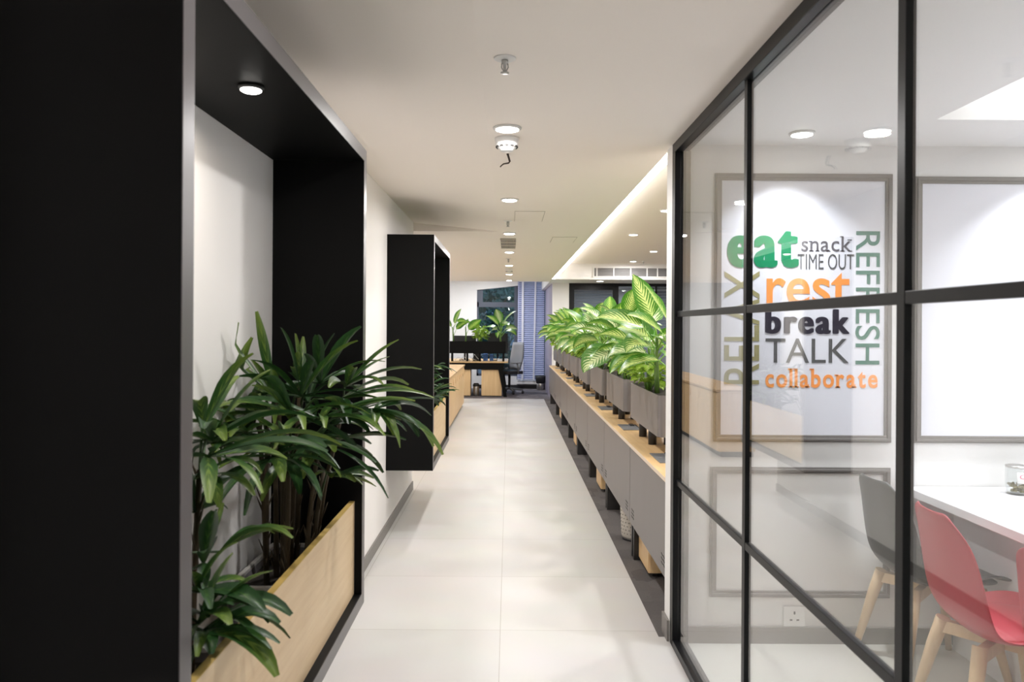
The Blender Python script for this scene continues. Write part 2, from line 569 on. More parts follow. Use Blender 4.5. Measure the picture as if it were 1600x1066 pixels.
bl = thing('venetian_blind', 'blue grey slatted blind with white ladder tapes, lowered beside the window', 'blind', (0.53, 18.40, 0.2))
s_ = MB()
for i in range(48):
    z = 0.06 + i * 0.049
    s_.prism([(-0.32, -0.012, z - 0.019), (-0.32, 0.012, z + 0.019), (-0.32, 0.0105, z + 0.0205), (-0.32, -0.0135, z - 0.0175)], (0.64, 0, 0))
s_.build('slats', M['blind'], bl)
MB().box(-0.32, 0.32, -0.02, 0.02, 2.42, 2.47).build('head_rail', M['tape'], bl)
MB().box(-0.32, 0.32, -0.018, 0.018, 0.01, 0.03).build('bottom_rail', M['tape'], bl)
MB().box(-0.225, -0.175, -0.027, -0.024, 0.01, 2.44).build('tape', M['tape'], bl)
MB().prism([(0.05, -0.027, 0.01), (0.09, -0.027, 0.01), (0.125, -0.027, 2.44), (0.085, -0.027, 2.44)], (0, 0.003, 0)).build('tape', M['tape'], bl)

# outside: two trees and the house over the way
def tree(px, py, Y, r, label, seed):
    rnd = random.Random(seed)
    c = at(px, py, Y)
    t = thing('garden_tree', label, 'tree', (c.x, c.y, -0.6), 0, 'trees outside the far window')
    MB().tube([(0, 0, 0), (0.05, 0.02, c.z * 0.6), (0, 0, c.z + 0.6)], [0.14, 0.11, 0.05], 8).build('trunk', M['tree_bark'], t)
    fo = MB()
    for i in range(900):
        d = Vector((rnd.gauss(0, 1), rnd.gauss(0, 1), rnd.gauss(0, 1))).normalized() * r * rnd.random() ** 0.4
        d.z *= 1.25
        p = Vector((0, 0, c.z + 0.6)) + d
        a = Vector((rnd.gauss(0, 1), rnd.gauss(0, 1), rnd.gauss(0, 1))).normalized()
        s = a.orthogonal().normalized()
        l = 0.16 + 0.08 * rnd.random()
        rows = []
        for k, wd in enumerate((0.01, 0.05, 0.045, 0.005)):
            q = p + a * l * k / 3
            rows.append([q - s * wd, q + s * wd])
        fo.grid(rows)
    fo.build('foliage', M['tree_leaf'], t)
tree(765, 500, 22.5, 1.15, 'leafy tree seen through the lower pane of the far window', 1)
tree(790, 462, 24.5, 0.95, 'taller tree seen through the upper pane of the far window', 2)
hs = MB().box(-6, 6, 30, 31, -1, 4.3)
tag(hs.build('house', M['sky_wall']), 'pale house front seen through the window above the trees', 'building')
struct('ground_outside', MB().box(-8, 8, 18.8, 31, -0.75, -0.6), M['soil'])

# ---------------------------------------------------------------- glazed office at the far right
struct('wall_office_pier', MB().box(0.87, 1.20, 15.35, 15.45, 0, CZ), M['wall_white'])
struct('wall_office_side', MB().box(0.87, 0.93, 15.45, 18.5, 0, CZ), paint('mauve grey side wall', srgb(150, 142, 160), 0.5))
dr = thing('door_1', 'black framed glass office door with a grey blind behind it', 'door', (1.69, 15.35, 0))
dr['kind'] = 'structure'
d = MB().box(-0.49, -0.385, 0, 0.06, 0, CZ).box(0.385, 0.50, 0, 0.06, 0, CZ).box(-0.385, 0.385, 0, 0.06, 2.24, CZ)
d.build('door_frame', M['frame'], dr)
MB().box(-0.385, 0.385, 0.025, 0.033, 0.02, 2.24).build('pane', M['glass_dim'], dr)
MB().box(0.30, 0.32, -0.05, 0.0, 0.95, 1.15).build('door_handle', M['steel'], dr)
gp = thing('window_3', 'dark framed fixed office glazing right of the office door', 'glazing', (2.9, 15.35, 0))
gp['kind'] = 'structure'
d = MB().box(-0.71, 2.30, 0, 0.06, 2.31, CZ).box(-0.71, 2.30, 0, 0.06, 0, 0.08)
for x in (0.02, 0.75, 1.5, 2.26): d.box(x, x + 0.04, 0, 0.06, 0.08, 2.31)
d.build('window_frame', M['frame'], gp)
for x0, x1 in ((-0.71, 0.02), (0.06, 0.75), (0.79, 1.5), (1.54, 2.26)):
    MB().box(x0, x1, 0.025, 0.033, 0.08, 2.31).build('pane', M['glass_dim'], gp)
struct('wall_office_room_back', MB().box(0.93, 5.2, 17.4, 17.5, 0, CZ), M['wall'])
def grey_blind(x0, x1, label, z0=0.9):
    bl = thing('roller_slat_blind', label, 'blind', ((x0 + x1) / 2, 15.47, z0))
    hw = (x1 - x0) / 2
    m = MB()
    n = int((2.24 - z0) / 0.058)
    for i in range(n):
        z = 0.03 + i * 0.058
        m.prism([(-hw, -0.014, z - 0.024), (-hw, 0.014, z + 0.024), (-hw, 0.0125, z + 0.0255), (-hw, -0.0155, z - 0.0225)], (2 * hw, 0, 0))
    m.build('slats', M['blind_grey'], bl)
    MB().box(-hw, hw, -0.02, 0.02, 2.26 - z0, 2.30 - z0).build('head_rail', M['grey_pl'], bl)
grey_blind(1.31, 2.07, 'grey slatted blind hanging behind the office door glass')
grey_blind(2.55, 2.92, 'short grey blind behind the first pane right of the office door')
grey_blind(2.97, 3.64, 'grey blind behind the second pane right of the office door')
area('office_room_light', (2.6, 16.4, 2.30), 0.5, 14, COOL)

# air grille on the bulkhead
gr = thing('air_grille', 'long grey air grille of five bays set into the white bulkhead', 'vent', (2.31, 14.1, 2.43))
MB().box(-0.76, 0.76, -0.012, -0.002, 0, 0.15).build('backing', M['grille'], gr)
fr = MB()
for x in (-0.77, -0.71, -0.40, -0.09, 0.21, 0.40, 0.75): fr.box(x, x + 0.02, -0.022, -0.012, 0.0, 0.15)
fr.box(-0.78, 0.78, -0.022, -0.002, -0.02, 0.0); fr.box(-0.78, 0.78, -0.022, -0.002, 0.15, 0.17)
fr.build('grille_frame', M['white_pl'], gr)
sl = MB()
for i in range(9): sl.box(-0.75, 0.75, -0.017, -0.0125, 0.012 + i * 0.0155, 0.019 + i * 0.0155)
sl.build('slats', paint('light grille blade', srgb(132, 130, 129), 0.5), gr)

# ================================================================== CEILING FIXTURES
def downlight(name, label, loc, power, col, r=0.05, group=None, lens=None, spread=180, trim='white_pl'):
    t = thing(name, label, 'light', loc, 0, group)
    MB().lathe([(r * 1.02, -0.001), (r * 1.25, -0.001), (r * 1.25, -0.006), (r * 1.02, -0.010)], seg=28).build('trim_ring', M[trim], t)
    MB().lathe([(0.001, -0.0045), (r, -0.0045), (r, -0.012), (r * 0.8, -0.015), (0.001, -0.016)], seg=28).build('lens', lens or M['lamp'], t)
    if power:
        area(name + '_lamp', (0, 0, -0.022), 2 * r * 0.9, power, col, t, spread=spread)
    return t
row = [
    (3.36, 'downlight in the corridor ceiling touching the smoke detector nearest the camera'),
    (5.25, 'corridor ceiling downlight just before the long faint access hatch'),
    (7.15, 'corridor ceiling downlight between the second sprinkler and the slotted air diffuser'),
    (8.95, 'corridor ceiling downlight directly behind the slotted air diffuser'),
    (10.90, 'corridor ceiling downlight just before the far smoke detector'),
    (12.75, 'corridor ceiling downlight just behind the far smoke detector'),
    (14.45, 'last corridor ceiling downlight, at the edge over the window'),
]
for Y, lab in row:
    downlight('corridor_downlight', lab, (-0.012 if Y < 4 else 0.0, Y, CZ), P_CORRIDOR, NEUT, 0.05, 'downlights along the corridor ceiling')
for Y in (1.45, -0.45, -2.3):   # unseen fill lamps added overhead and behind the camera, continuing the row
    downlight('corridor_downlight', 'added corridor fill downlight overhead, before the row seen ahead', (-0.012, Y, CZ), P_CORRIDOR * 0.72, NEUT, 0.05, 'added downlights overhead')

def sprinkler(loc, label):
    t = thing('fire_sprinkler', label, 'sprinkler', loc, 0, 'sprinklers in the ceiling')
    MB().lathe([(0.036, -0.0005), (0.036, -0.003), (0.030, -0.006), (0.012, -0.007)], seg=24).build('cover_plate', M['white_pl'], t)
    m = MB().lathe([(0.011, -0.005), (0.011, -0.018), (0.006, -0.020), (0.005, -0.032), (0.004, -0.046)], seg=12)
    m.tube([(0.009, 0, -0.016), (0.011, 0, -0.030), (0.003, 0, -0.045)], 0.0018, 6)
    m.tube([(-0.009, 0, -0.016), (-0.011, 0, -0.030), (-0.003, 0, -0.045)], 0.0018, 6)
    m.build('sprinkler_head', M['steel'], t)
    MB().lathe([(0.004, -0.045), (0.014, -0.0475), (0.014, -0.0495), (0.003, -0.050)], seg=16).build('deflector', M['steel'], t)
sprinkler((-0.018, 2.49, CZ), 'chrome sprinkler with round white plate, nearest the camera on the ceiling')
sprinkler((-0.012, 6.33, CZ), 'small sprinkler between the two access hatches and the third downlight')
sprinkler((-0.01, 9.85, CZ), 'tiny far sprinkler behind the slotted air diffuser')
sprinkler((2.36, 13.5, UZ), 'sprinkler in the raised office ceiling before the bulkhead')

def detector(loc, label):
    t = thing('smoke_detector', label, 'smoke detector', loc, 0, 'smoke detectors in the corridor')
    MB().lathe([(0.056, -0.0005), (0.056, -0.010), (0.052, -0.022), (0.050, -0.036), (0.040, -0.050), (0.032, -0.054), (0.030, -0.060), (0.004, -0.061)], seg=32).build('housing', M['white_pl'], t)
    sl = MB()
    for k in range(12):
        a = 2 * PI * k / 12 - PI / 2
        ca, sa = math.cos(a), math.sin(a)
        tx, ty = -sa, ca
        pts = [(ca * 0.040 + tx * s, sa * 0.040 + ty * s, z) for s, z in ((-0.007, -0.045), (0.007, -0.045), (0.007, -0.0385), (-0.007, -0.0385))]
        sl.prism(pts, (ca * 0.0115, sa * 0.0115, 0))
    sl.build('vent_slots', M['slot'], t)
detector((-0.014, 3.55, CZ), 'round white smoke detector beside the nearest downlight')
detector((0.0, 11.6, CZ), 'small distant smoke detector between two far downlights')

wr = MB().tube([(0.0, 0, 0), (0.004, 0, -0.012), (0.012, -0.004, -0.040), (0.006, -0.004, -0.048), (-0.02, 0, -0.052), (-0.032, 0, -0.062), (-0.036, 0, -0.068)], [0.006, 0.0055, 0.005, 0.004, 0.0035, 0.003, 0.003], 8)
tag(wr.build('loose_cable', M['dark_wire'], None, 0, (-0.012, 3.87, CZ)), 'short dark cable end hanging out of the corridor ceiling', 'cable')

for (x0, x1, y0, y1, lab) in ((0.04, 0.27, 5.80, 6.35, 'faint square access hatch in the ceiling near the second sprinkler'),
                              (0.42, 0.66, 7.45, 7.95, 'fainter access hatch in the ceiling beside the lit cove')):
    h = thing('access_hatch', lab, 'access hatch', ((x0 + x1) / 2, (y0 + y1) / 2, CZ))
    hx, hy = (x1 - x0) / 2, (y1 - y0) / 2
    MB().box(-hx + 0.004, hx - 0.004, -hy + 0.004, hy - 0.004, -0.003, 0.0).build('hatch_door', M['ceiling'], h)
    m = MB()
    m.box(-hx, -hx + 0.003, -hy, hy, -0.002, 0); m.box(hx - 0.003, hx, -hy, hy, -0.002, 0)
    m.box(-hx, hx, -hy, -hy + 0.003, -0.002, 0); m.box(-hx, hx, hy - 0.003, hy, -0.002, 0)
    m.build('hatch_frame', paint('beige hatch rim', srgb(176, 166, 154), 0.6), h)

df = thing('air_diffuser', 'slotted beige air diffuser in the corridor ceiling row', 'vent', (-0.012, 8.05, CZ))
MB().box(-0.078, 0.078, -0.44, 0.44, -0.003, 0).build('backing', M['slot'], df)
m = MB()
for i in range(11): m.box(-0.078 + i * 0.0144, -0.078 + i * 0.0144 + 0.006, -0.44, 0.44, -0.011, -0.003)
for j in range(4): m.box(-0.078, 0.078, -0.44 + j * 0.29, -0.43 + j * 0.29 + 0.012, -0.012, -0.003)
m.build('louvres', M['ivory'], df)

# linear LED in the cove along the corridor ceiling edge
yy = 3.80
for k, (y0, y1, lab) in enumerate(((3.80, 5.45, 'glowing linear light in the cove beside the glass partition end'),
                                   (5.48, 8.10, 'second length of glowing linear cove light, above the middle planters'),
                                   (8.13, 14.05, 'farthest and longest length of linear cove light, ending at the white bulkhead'))):
    t = thing('linear_cove_light', lab, 'light', (0.812, (y0 + y1) / 2, CZ), 0, 'linear lights in the cove')
    h = (y1 - y0) / 2
    MB().box(-0.026, 0.030, -h, h, 0.012, 0.035).build('channel', M['white_pl'], t)
    MB().box(-0.022, 0.026, -h + 0.01, h - 0.01, 0.000, 0.012).build('diffuser', M['led'], t)
    area('cove_lamp', (0.0, 0, 0.045), 0.03, 9.0 * 2 * h, NEUT, t, 'RECTANGLE', 2 * h - 0.05, (R(180), R(-25), 0))

for i, (x, y, lab) in enumerate(((2.18, 13.5, 'downlight in the raised office ceiling nearest the air grille'),
                                 (2.2, 11.7, 'downlight in the raised office ceiling, right of the sprinkler'))):
    downlight('office_downlight', lab, (x, y, UZ), P_OFFICE, NEUT, 0.05, 'downlights in the open office')
for x, y in ((1.55, 9.6), (1.55, 7.6), (1.55, 5.6), (3.6, 12.6), (3.6, 9.6), (3.6, 6.6), (1.5, 4.4)):  # further lamps added to brighten the plants and the open office
    pw = P_OFFICE * (0.62 if x < 2 else 1.25)
    downlight('office_downlight', 'open office downlight added to light the plants and room', (x, y, UZ), pw, NEUT, 0.05, 'added office downlights overhead')
downlight('soffit_downlight', 'bright downlight under the soffit in front of the glass office door', (1.72, 14.5, CZ), 10, NEUT, 0.06)
# unseen lamps added to light the left bay and the far window bay
for x, y in ((-2.6, 9.0), (-2.6, 12.0), (-3.4, 14.2)):
    downlight('left_bay_fill_light', 'unseen added downlight over the open bay beyond the end of the left wall', (x, y, CZ), 24, NEUT, 0.05, 'added left bay lamps')
for x, y in ((-1.9, 16.6), (-0.5, 17.2)):
    downlight('far_bay_fill_light', 'unseen added downlight over the desk bay in front of the far window', (x, y, 2.72), 36, COOL, 0.05, 'added far bay lamps')

# cafe lights
downlight('cafe_downlight', 'downlight in the cafe ceiling above the lettered panel', (1.30, 3.42, CZ), P_ROOM, COOL, 0.045, 'cafe downlights', None, 105)
downlight('cafe_downlight', 'downlight in the cafe ceiling above the white table, out at the right', (2.55, 3.42, CZ), P_ROOM, COOL, 0.045, 'cafe downlights', None, 105)
downlight('cafe_downlight', 'downlight in the cafe ceiling closer to the door end', (1.30, 0.6, CZ), P_ROOM * 0.5, COOL, 0.045, 'cafe downlights', None, 105)
t = thing('tray_cove_light', 'hidden cool strip light that washes the raised tray of the cafe ceiling', 'light', (2.68, 2.05, CZ + 0.02), 0)
MB().box(-0.80, 0.80, 0.98, 1.02, 0, 0.02).build('light_strip', M['led_soft'], t)
MB().box(-0.80, -0.76, -0.95, 0.95, 0, 0.02).build('light_strip', M['led_soft'], t)
area('tray_lamp', (0, 0, 0.20), 1.2, 32, COOL, t, 'RECTANGLE', 1.5, spread=130)

# ================================================================== LEFT WALL BOXES
def wall_box(y0, y1, label, name='planter_alcove'):
    x0, x1, z0, z1, th = WL, -0.542, 0.455, 2.158, 0.046
    L_ = y1 - y0
    t = thing(name, label, 'wall box', (x0, y0, z0), 0, 'black box frames on the left wall')
    W, H = x1 - x0, z1 - z0
    MB().box(0.0, W, 0, th, 0, H).build('side_panel', [M['black']], t, 0.0015)
    MB().box(0.0, W, L_ - th, L_, 0, H).build('side_panel', [M['black']], t, 0.0015)
    MB().box(0.0, W - 0.0006, th, L_ - th, H - th, H).build('top_panel', [M['black']], t, 0.0015)
    MB().box(0.0, W - 0.0006, th, L_ - th, 0, th).build('bottom_panel', [M['black']], t, 0.0015)
    e = MB()
    e.box(W, W + 0.0015, 0, th, 0, H); e.box(W, W + 0.0015, L_ - th, L_, 0, H)
    e.box(W, W + 0.0015, th, L_ - th, H - th, H); e.box(W, W + 0.0015, th, L_ - th, 0, th)
    e.build('lit_edge_band', M['lit_edge'], t)
    fp = MB().box(W - 0.045, W - 0.027, th, L_ - th, th, 0.39).build('front_board', M['wood'], t, 0.001)
    MB().box(W - 0.0455, W - 0.0268, th, L_ - th, 0.39, 0.392).build('edge_strip', M['wood_edge'], fp)
    return t
wall_box(1.27, 2.90, 'large black box frame on the left wall nearest the camera, with oak front board')
wall_box(5.53, 7.03, 'farther black box frame on the left wall, just before the oak credenza')
downlight('alcove_downlight', 'small downlight inside the top of the nearest black box', (-0.665, 1.97, 2.158 - 0.046), P_BOX, WARM, 0.026, None, None, 170, 'dark_pl')
downlight('alcove_downlight', 'small downlight hidden inside the farther black box', (-0.665, 6.25, 2.158 - 0.046), 0.9, WARM, 0.026, None, None, 170, 'dark_pl')

def trough(y0, y1, label):
    t = thing('plant_trough', label, 'planter', (-0.73, (y0 + y1) / 2, 0.501), 0, 'white rimmed troughs in the wall boxes')
    h = (y1 - y0) / 2
    m = MB()
    hx, H = 0.125, 0.19
    for sx in (-1, 1):
        m.prism([(sx * hx, -h, H), (sx * (hx - 0.012), -h, H), (sx * (hx - 0.03), -h, 0), (sx * (hx - 0.018), -h, 0)], (0, 2 * h, 0))
    m.box(-hx + 0.012, hx - 0.012, -h, -h + 0.012, 0, H - 0.002); m.box(-hx + 0.012, hx - 0.012, h - 0.012, h, 0, H - 0.002)
    m.box(-hx + 0.018, hx - 0.018, -h, h, 0, 0.01)
    m.build('body', M['trough_grey'], t)
    r_ = MB()
    r_.box(-hx - 0.004, -hx + 0.012, -h - 0.004, h + 0.004, H, H + 0.014); r_.box(hx - 0.012, hx + 0.004, -h - 0.004, h + 0.004, H, H + 0.014)
    r_.box(-hx + 0.012, hx - 0.012, -h - 0.004, -h + 0.012, H, H + 0.014); r_.box(-hx + 0.012, hx - 0.012, h - 0.012, h + 0.004, H, H + 0.014)
    r_.build('rim', M['trough'], t, 0.003)
    MB().box(-hx + 0.0125, hx - 0.0125, -h + 0.0125, h - 0.0125, 0.155, 0.168).build('soil', M['soil'], t)
trough(2.33, 2.80, 'white rimmed trough at the far end of the nearest black box')
trough(1.40, 1.90, 'trough at the near end of the nearest black box, under low leaves')
trough(5.75, 6.25, 'trough inside the farther black box, near end')
trough(6.35, 6.85, 'trough inside the farther black box, far end')

# ---------------------------------------------------------------- lady palms
def strip_leaf(mb, p, d, L, wd, rnd, droop=0.6, nseg=8, mi=0, blunt=True, up=Vector((0, 0, 1)), fold=0.25, xmin=None):
    p = Vector(p); d = Vector(d).normalized()
    rows = []
    st = L / nseg
    for i in range(nseg + 1):
        t = i / nseg
        side = d.cross(up)
        if side.length < 0.05: side = Vector((1, 0, 0))
        side.normalize()
        nrm = side.cross(d).normalized()
        if blunt:
            ww = wd * (0.22 + 0.78 * min(1, t / 0.5) ** 0.8) * (1.0 if t < 0.62 else 1.0 - 0.72 * ((t - 0.62) / 0.38) ** 1.5)
        else:
            ww = wd * max(0.02, math.sin(PI * min(1, 0.06 + t * 0.94)) ** 0.7)
        rows.append([p - side * ww + nrm * ww * fold, p - side * ww * 0.5 + nrm * ww * fold * 0.35, p.copy(), p + side * ww * 0.5 + nrm * ww * fold * 0.35, p + side * ww + nrm * ww * fold])
        p = p + d * st
        if xmin is not None and p.x < xmin + 0.02:
            p.x = xmin + 0.02; d.x = abs(d.x) * 0.3
        d = (d + Vector((0, 0, -1)) * droop * st / max(0.05, L) * (0.3 + 1.4 * t)).normalized()
    mb.grid(rows, mi)

def fan(mb, hub, axis, n, L, wd, rnd, spread=105, droop=0.7, mats=2, xmin=None):
    axis = Vector(axis).normalized()
    up = Vector((rnd.uniform(-0.35, 0.35), rnd.uniform(-0.35, 0.35), 1)).normalized()
    if abs(axis.z) > 0.93: up = Vector((1, 0.3, 0)).normalized()
    s = axis.cross(up).normalized()
    nrm = s.cross(axis).normalized()
    mi = rnd.randrange(mats)
    for i in range(n):
        th = R(-spread + 2 * spread * (i + 0.5) / n + rnd.uniform(-11, 11))
        d = axis * math.cos(th) + s * math.sin(th) + nrm * rnd.uniform(-0.18, 0.34)
        l = L * (0.80 + 0.28 * math.cos(th)) * rnd.uniform(0.72, 1.25)
        strip_leaf(mb, hub, d, l, wd * rnd.uniform(0.75, 1.2), rnd, droop * rnd.uniform(0.6, 1.5), 8, mi if rnd.random() < 0.8 else 1 - mi, xmin=xmin, fold=rnd.uniform(0.25, 0.65), up=Vector((rnd.uniform(-0.5, 0.5), rnd.uniform(-0.5, 0.5), 1)).normalized())

def palm(name, label, base, canes, fans, seed, group='lady palms in the wall boxes', nl=8, wleaf=0.0165):
    """canes: list of base offsets with height; fans: (hub point, axis, length)"""
    rnd = random.Random(seed)
    base = Vector(base)
    t = thing(name, label, 'plant', base, 0, group)
    c = MB()
    tops = []
    for (dx, dy, h, lx, ly) in canes:
        p0 = Vector((dx, dy, 0.0)); p1 = Vector((dx + lx * 0.4, dy + ly * 0.4, h * 0.5)); p2 = Vector((dx + lx, dy + ly, h))
        c.tube([p0, p1, p2], [0.0095, 0.0085, 0.007], 8)
        for k in range(9):                      # shaggy leaf-base fibres round the cane
            z = rnd.random()
            q = p0.lerp(p2, z)
            a = rnd.uniform(0, 2 * PI)
            c.tube([q, q + Vector((math.cos(a) * 0.012, math.sin(a) * 0.012, 0.03)), q + Vector((math.cos(a) * 0.022, math.sin(a) * 0.022, 0.055))], [0.004, 0.003, 0.0008], 4)
        tops.append((p0, p2))
    c.build('canes', M['bark'], t)
    fo = MB()
    for (hub, axis, L, sp, dr, nn) in fans:
        hub = Vector(hub) - base
        p0, p2 = min(tops, key=lambda q: (q[1] - hub).length + max(0, q[1].z - hub.z))
        k = max(0.25, min(1.0, (hub.z - 0.08) / max(0.05, p2.z)))
        q = p0.lerp(p2, k)
        mid = (q + hub) / 2 + Vector((0, 0, 0.05))
        fo.tube([q, mid, hub], [0.0042, 0.0035, 0.003], 6, 2)
        fan(fo, hub, axis, nn or nl + rnd.randrange(-1, 2), L, wleaf, rnd, sp, dr, xmin=WL - base.x)
    fo.build('foliage', [M['rhapis'], M['rhapis2'], M['rhapis_stalk']], t)
    return t

def F_(px, py, Y, ax, L=0.24, sp=100, dr=0.8, n=None):
    return (at(px, py, Y), Vector(ax), L, sp, dr, n)
zs = 0.665
palm('lady_palm', 'bushy lady palm in the far trough of the nearest box, leaves reaching over the corridor', (-0.73, 2.56, zs),
     [(-0.04, -0.10, 0.52, -0.02, -0.02), (0.0, 0.02, 0.62, 0.03, 0.0), (0.05, 0.12, 0.55, 0.10, 0.02), (-0.05, 0.12, 0.62, -0.03, 0.02), (0.04, -0.16, 0.42, 0.02, -0.05),
      (0.07, 0.02, 0.34, 0.03, 0.05), (-0.08, 0.02, 0.5, 0.0, 0.0), (0.0, -0.06, 0.48, 0.0, 0.0), (-0.02, 0.17, 0.5, 0.02, 0.0), (0.02, -0.11, 0.5, 0.0, 0.03), (-0.03, -0.03, 0.56, -0.01, 0.0), (0.07, -0.06, 0.4, 0.03, 0.03)],
     [F_(430, 625, 2.45, (-0.55, -0.2, 0.9), 0.24, 80, 0.5), F_(418, 640, 2.45, (-0.75, -0.45, 0.25), 0.27, 105, 0.9),
      F_(470, 620, 2.42, (0.1, -0.6, 0.8), 0.23, 100, 0.8), F_(500, 600, 2.56, (0.5, -0.2, 0.75), 0.23, 100, 0.7),
      F_(530, 625, 2.50, (0.9, -0.3, 0.30), 0.25, 95, 0.8), F_(548, 645, 2.42, (0.8, -0.5, 0.1), 0.24, 100, 0.9),
      F_(585, 640, 2.38, (0.95, -0.15, -0.05), 0.21, 80, 1.4), F_(440, 690, 2.22, (0.25, -0.9, 0.15), 0.29, 115, 0.9),
      F_(400, 650, 2.55, (-0.8, 0.0, 0.45), 0.24, 105, 0.8), F_(500, 655, 2.32, (0.5, -0.7, 0.3), 0.26, 115, 0.9),
      F_(505, 695, 2.40, (0.7, -0.5, 0.0), 0.24, 105, 1.0), F_(458, 650, 2.30, (-0.3, -0.8, 0.4), 0.27, 115, 0.8),
      F_(470, 600, 2.66, (-0.2, 0.0, 1.0), 0.19, 95, 0.6), F_(520, 745, 2.60, (0.5, -0.4, 0.1), 0.13, 80, 0.8), F_(540, 605, 2.60, (0.7, -0.1, 0.5), 0.22, 95, 0.8),
      F_(408, 690, 2.25, (-0.6, -0.6, 0.2), 0.26, 110, 0.9), F_(480, 630, 2.62, (0.1, -0.1, 0.8), 0.2, 110, 0.8), F_(385, 675, 2.20, (-0.7, -0.6, 0.3), 0.25, 100, 0.9),
      F_(450, 720, 2.32, (-0.2, -0.8, 0.0), 0.24, 105, 1.2), F_(480, 690, 2.55, (0.2, -0.6, 0.2), 0.22, 110, 1.0), F_(520, 665, 2.56, (0.7, -0.3, 0.3), 0.22, 110, 0.9),
      F_(425, 715, 2.15, (0.5, -0.75, 0.15), 0.25, 70, 1.0)], 11, nl=8, wleaf=0.0165)
palm('lady_palm', 'sparser lady palm at the near end of the nearest box, hanging over the oak board', (-0.73, 1.66, zs),
     [(0.02, 0.06, 0.50, 0.0, 0.05), (-0.02, -0.02, 0.36, -0.03, 0.03), (0.04, -0.10, 0.22, 0.02, 0.0)],
     [F_(325, 715, 1.80, (0.85, -0.3, 0.3), 0.27, 90, 1.0), F_(318, 670, 1.92, (0.1, 0.2, 0.9), 0.19, 100, 0.9), F_(330, 690, 1.85, (0.6, -0.4, 0.6), 0.23, 95, 0.9),
      F_(318, 745, 1.78, (0.3, -0.8, 0.1), 0.17, 75, 1.7), F_(345, 862, 1.75, (0.85, 0.15, 0.55), 0.15, 42, 1.3, 3),
      F_(318, 880, 1.68, (0.2, -0.2, 0.9), 0.15, 90, 0.8), F_(316, 958, 1.60, (0.8, -0.35, 0.3), 0.19, 80, 1.5, 6),
      F_(312, 925, 1.58, (0.3, -0.8, 0.3), 0.16, 100, 1.1), F_(318, 985, 1.56, (0.9, 0.1, 0.15), 0.15, 70, 1.2, 5), F_(308, 925, 1.62, (0.5, -0.4, 0.6), 0.14, 100, 1.1),
      F_(305, 800, 1.75, (-0.5, 0.2, 0.7), 0.18, 100, 0.9), F_(312, 975, 1.52, (0.4, -0.4, 0.6), 0.14, 100, 1.0), F_(322, 990, 1.54, (0.6, -0.6, 0.2), 0.16, 90, 1.4, 6)], 5, nl=7, wleaf=0.0165)
for k, (by, hh, lab) in enumerate(((6.0, 0.55, 'dark lady palm in the near trough of the farther box'), (6.6, 0.50, 'dark lady palm in the far trough of the farther box'))):
    bb = Vector((-0.73, by, zs))
    fl = []
    rnd = random.Random(60 + k)
    for j in range(7):
        a = 2 * PI * j / 7
        fl.append((bb + Vector((0.05 + 0.07 * math.cos(a), 0.12 * math.sin(a), hh * (0.45 + 0.08 * j))), (math.cos(a) * 0.7 + 0.3, math.sin(a), 0.5), 0.17, 90, 0.9, None))
    palm('lady_palm', lab, bb, [(0, -0.06, hh, 0.02, 0), (0.0, 0.06, hh * 0.8, 0.0, 0.03)], fl, 70 + k, nl=6)

# ================================================================== OAK CREDENZA (left, beyond the boxes)
CRX = -0.83
for k in range(4):
    y0 = 8.90 + k * 1.37
    labs = ('oak credenza unit mostly hidden just past the farther black box', 'second oak credenza unit from the black box',
            'third oak credenza unit from the black box', 'last oak credenza unit, ending beside the far desk')
    t = thing('credenza_cabinet', labs[k], 'cabinet', (CRX - 0.44, y0, 0), 0, 'oak credenza units')
    MB().box(0.0, 0.42, 0.0, 1.366, 0.06, 0.75).build('carcass', M['wood_v'], t, 0.002)
    MB().box(0.02, 0.40, 0.0, 1.366, 0.0, 0.06).build('plinth', M['dark_pl'], t)
    for j in range(3):
        d0 = 0.004 + j * 0.455
        dd = MB().box(0.42, 0.438, d0, d0 + 0.448, 0.065, 0.742).build('door', M['wood_v'], t, 0.0015)
        MB().tube([(0.442, d0 + 0.40, 0.60), (0.442, d0 + 0.40, 0.70)], 0.004, 6).build('handle', M['wood_v'], dd)
tag(MB().box(CRX - 0.45, CRX + 0.012, 8.90, 14.40, 0.752, 0.778).build('oak_worktop', M['wood_top'], None, 0.002), 'long oak top lying across the whole credenza row', 'worktop')

# ================================================================== GLASS PARTITION
PX = 0.775
gp = thing('glass_partition', 'black steel framed glass partition of the cafe along the right side of the corridor', 'glass partition', (PX, 3.66, 0))
gp['kind'] = 'thing'
Y0 = -1.2
def pb(x0, x1, y0, y1, z0, z1): return MB().box(x0 - PX, x1 - PX, y0 - 3.66, y1 - 3.66, z0, z1)
top = pb(PX, PX + 0.032, Y0, 3.66, 2.325, CZ); top.box(0.034, 0.066, Y0 - 3.66, 0, 2.325, CZ); top.box(0.03, 0.036, Y0 - 3.66, 0, 2.335, CZ)
top.build('top_rail', M['frame'], gp, 0.002)
bot = pb(PX, PX + 0.028, Y0, 3.62, 0, 0.032); bot.box(0.028, 0.071, Y0 - 3.66, -0.04, 0, 0.026)
bot.build('bottom_rail', M['frame'], gp, 0.002)
po = pb(PX, PX + 0.034, 3.60, 3.66, 0.0, 2.325); po.box(0.036, 0.072, 3.59 - 3.66, 0, 0, 2.325); po.box(0.03, 0.04, 3.605 - 3.66, 0, 0, 2.325)
po.build('end_post', M['frame'], gp, 0.002)
MULL = (2.565, 1.545, 0.50, -0.55)
for y in MULL:
    pb(PX + 0.012, PX + 0.034, y - 0.016, y + 0.016, 0.03, 2.325).build('mullion', M['frame'], gp, 0.0015)
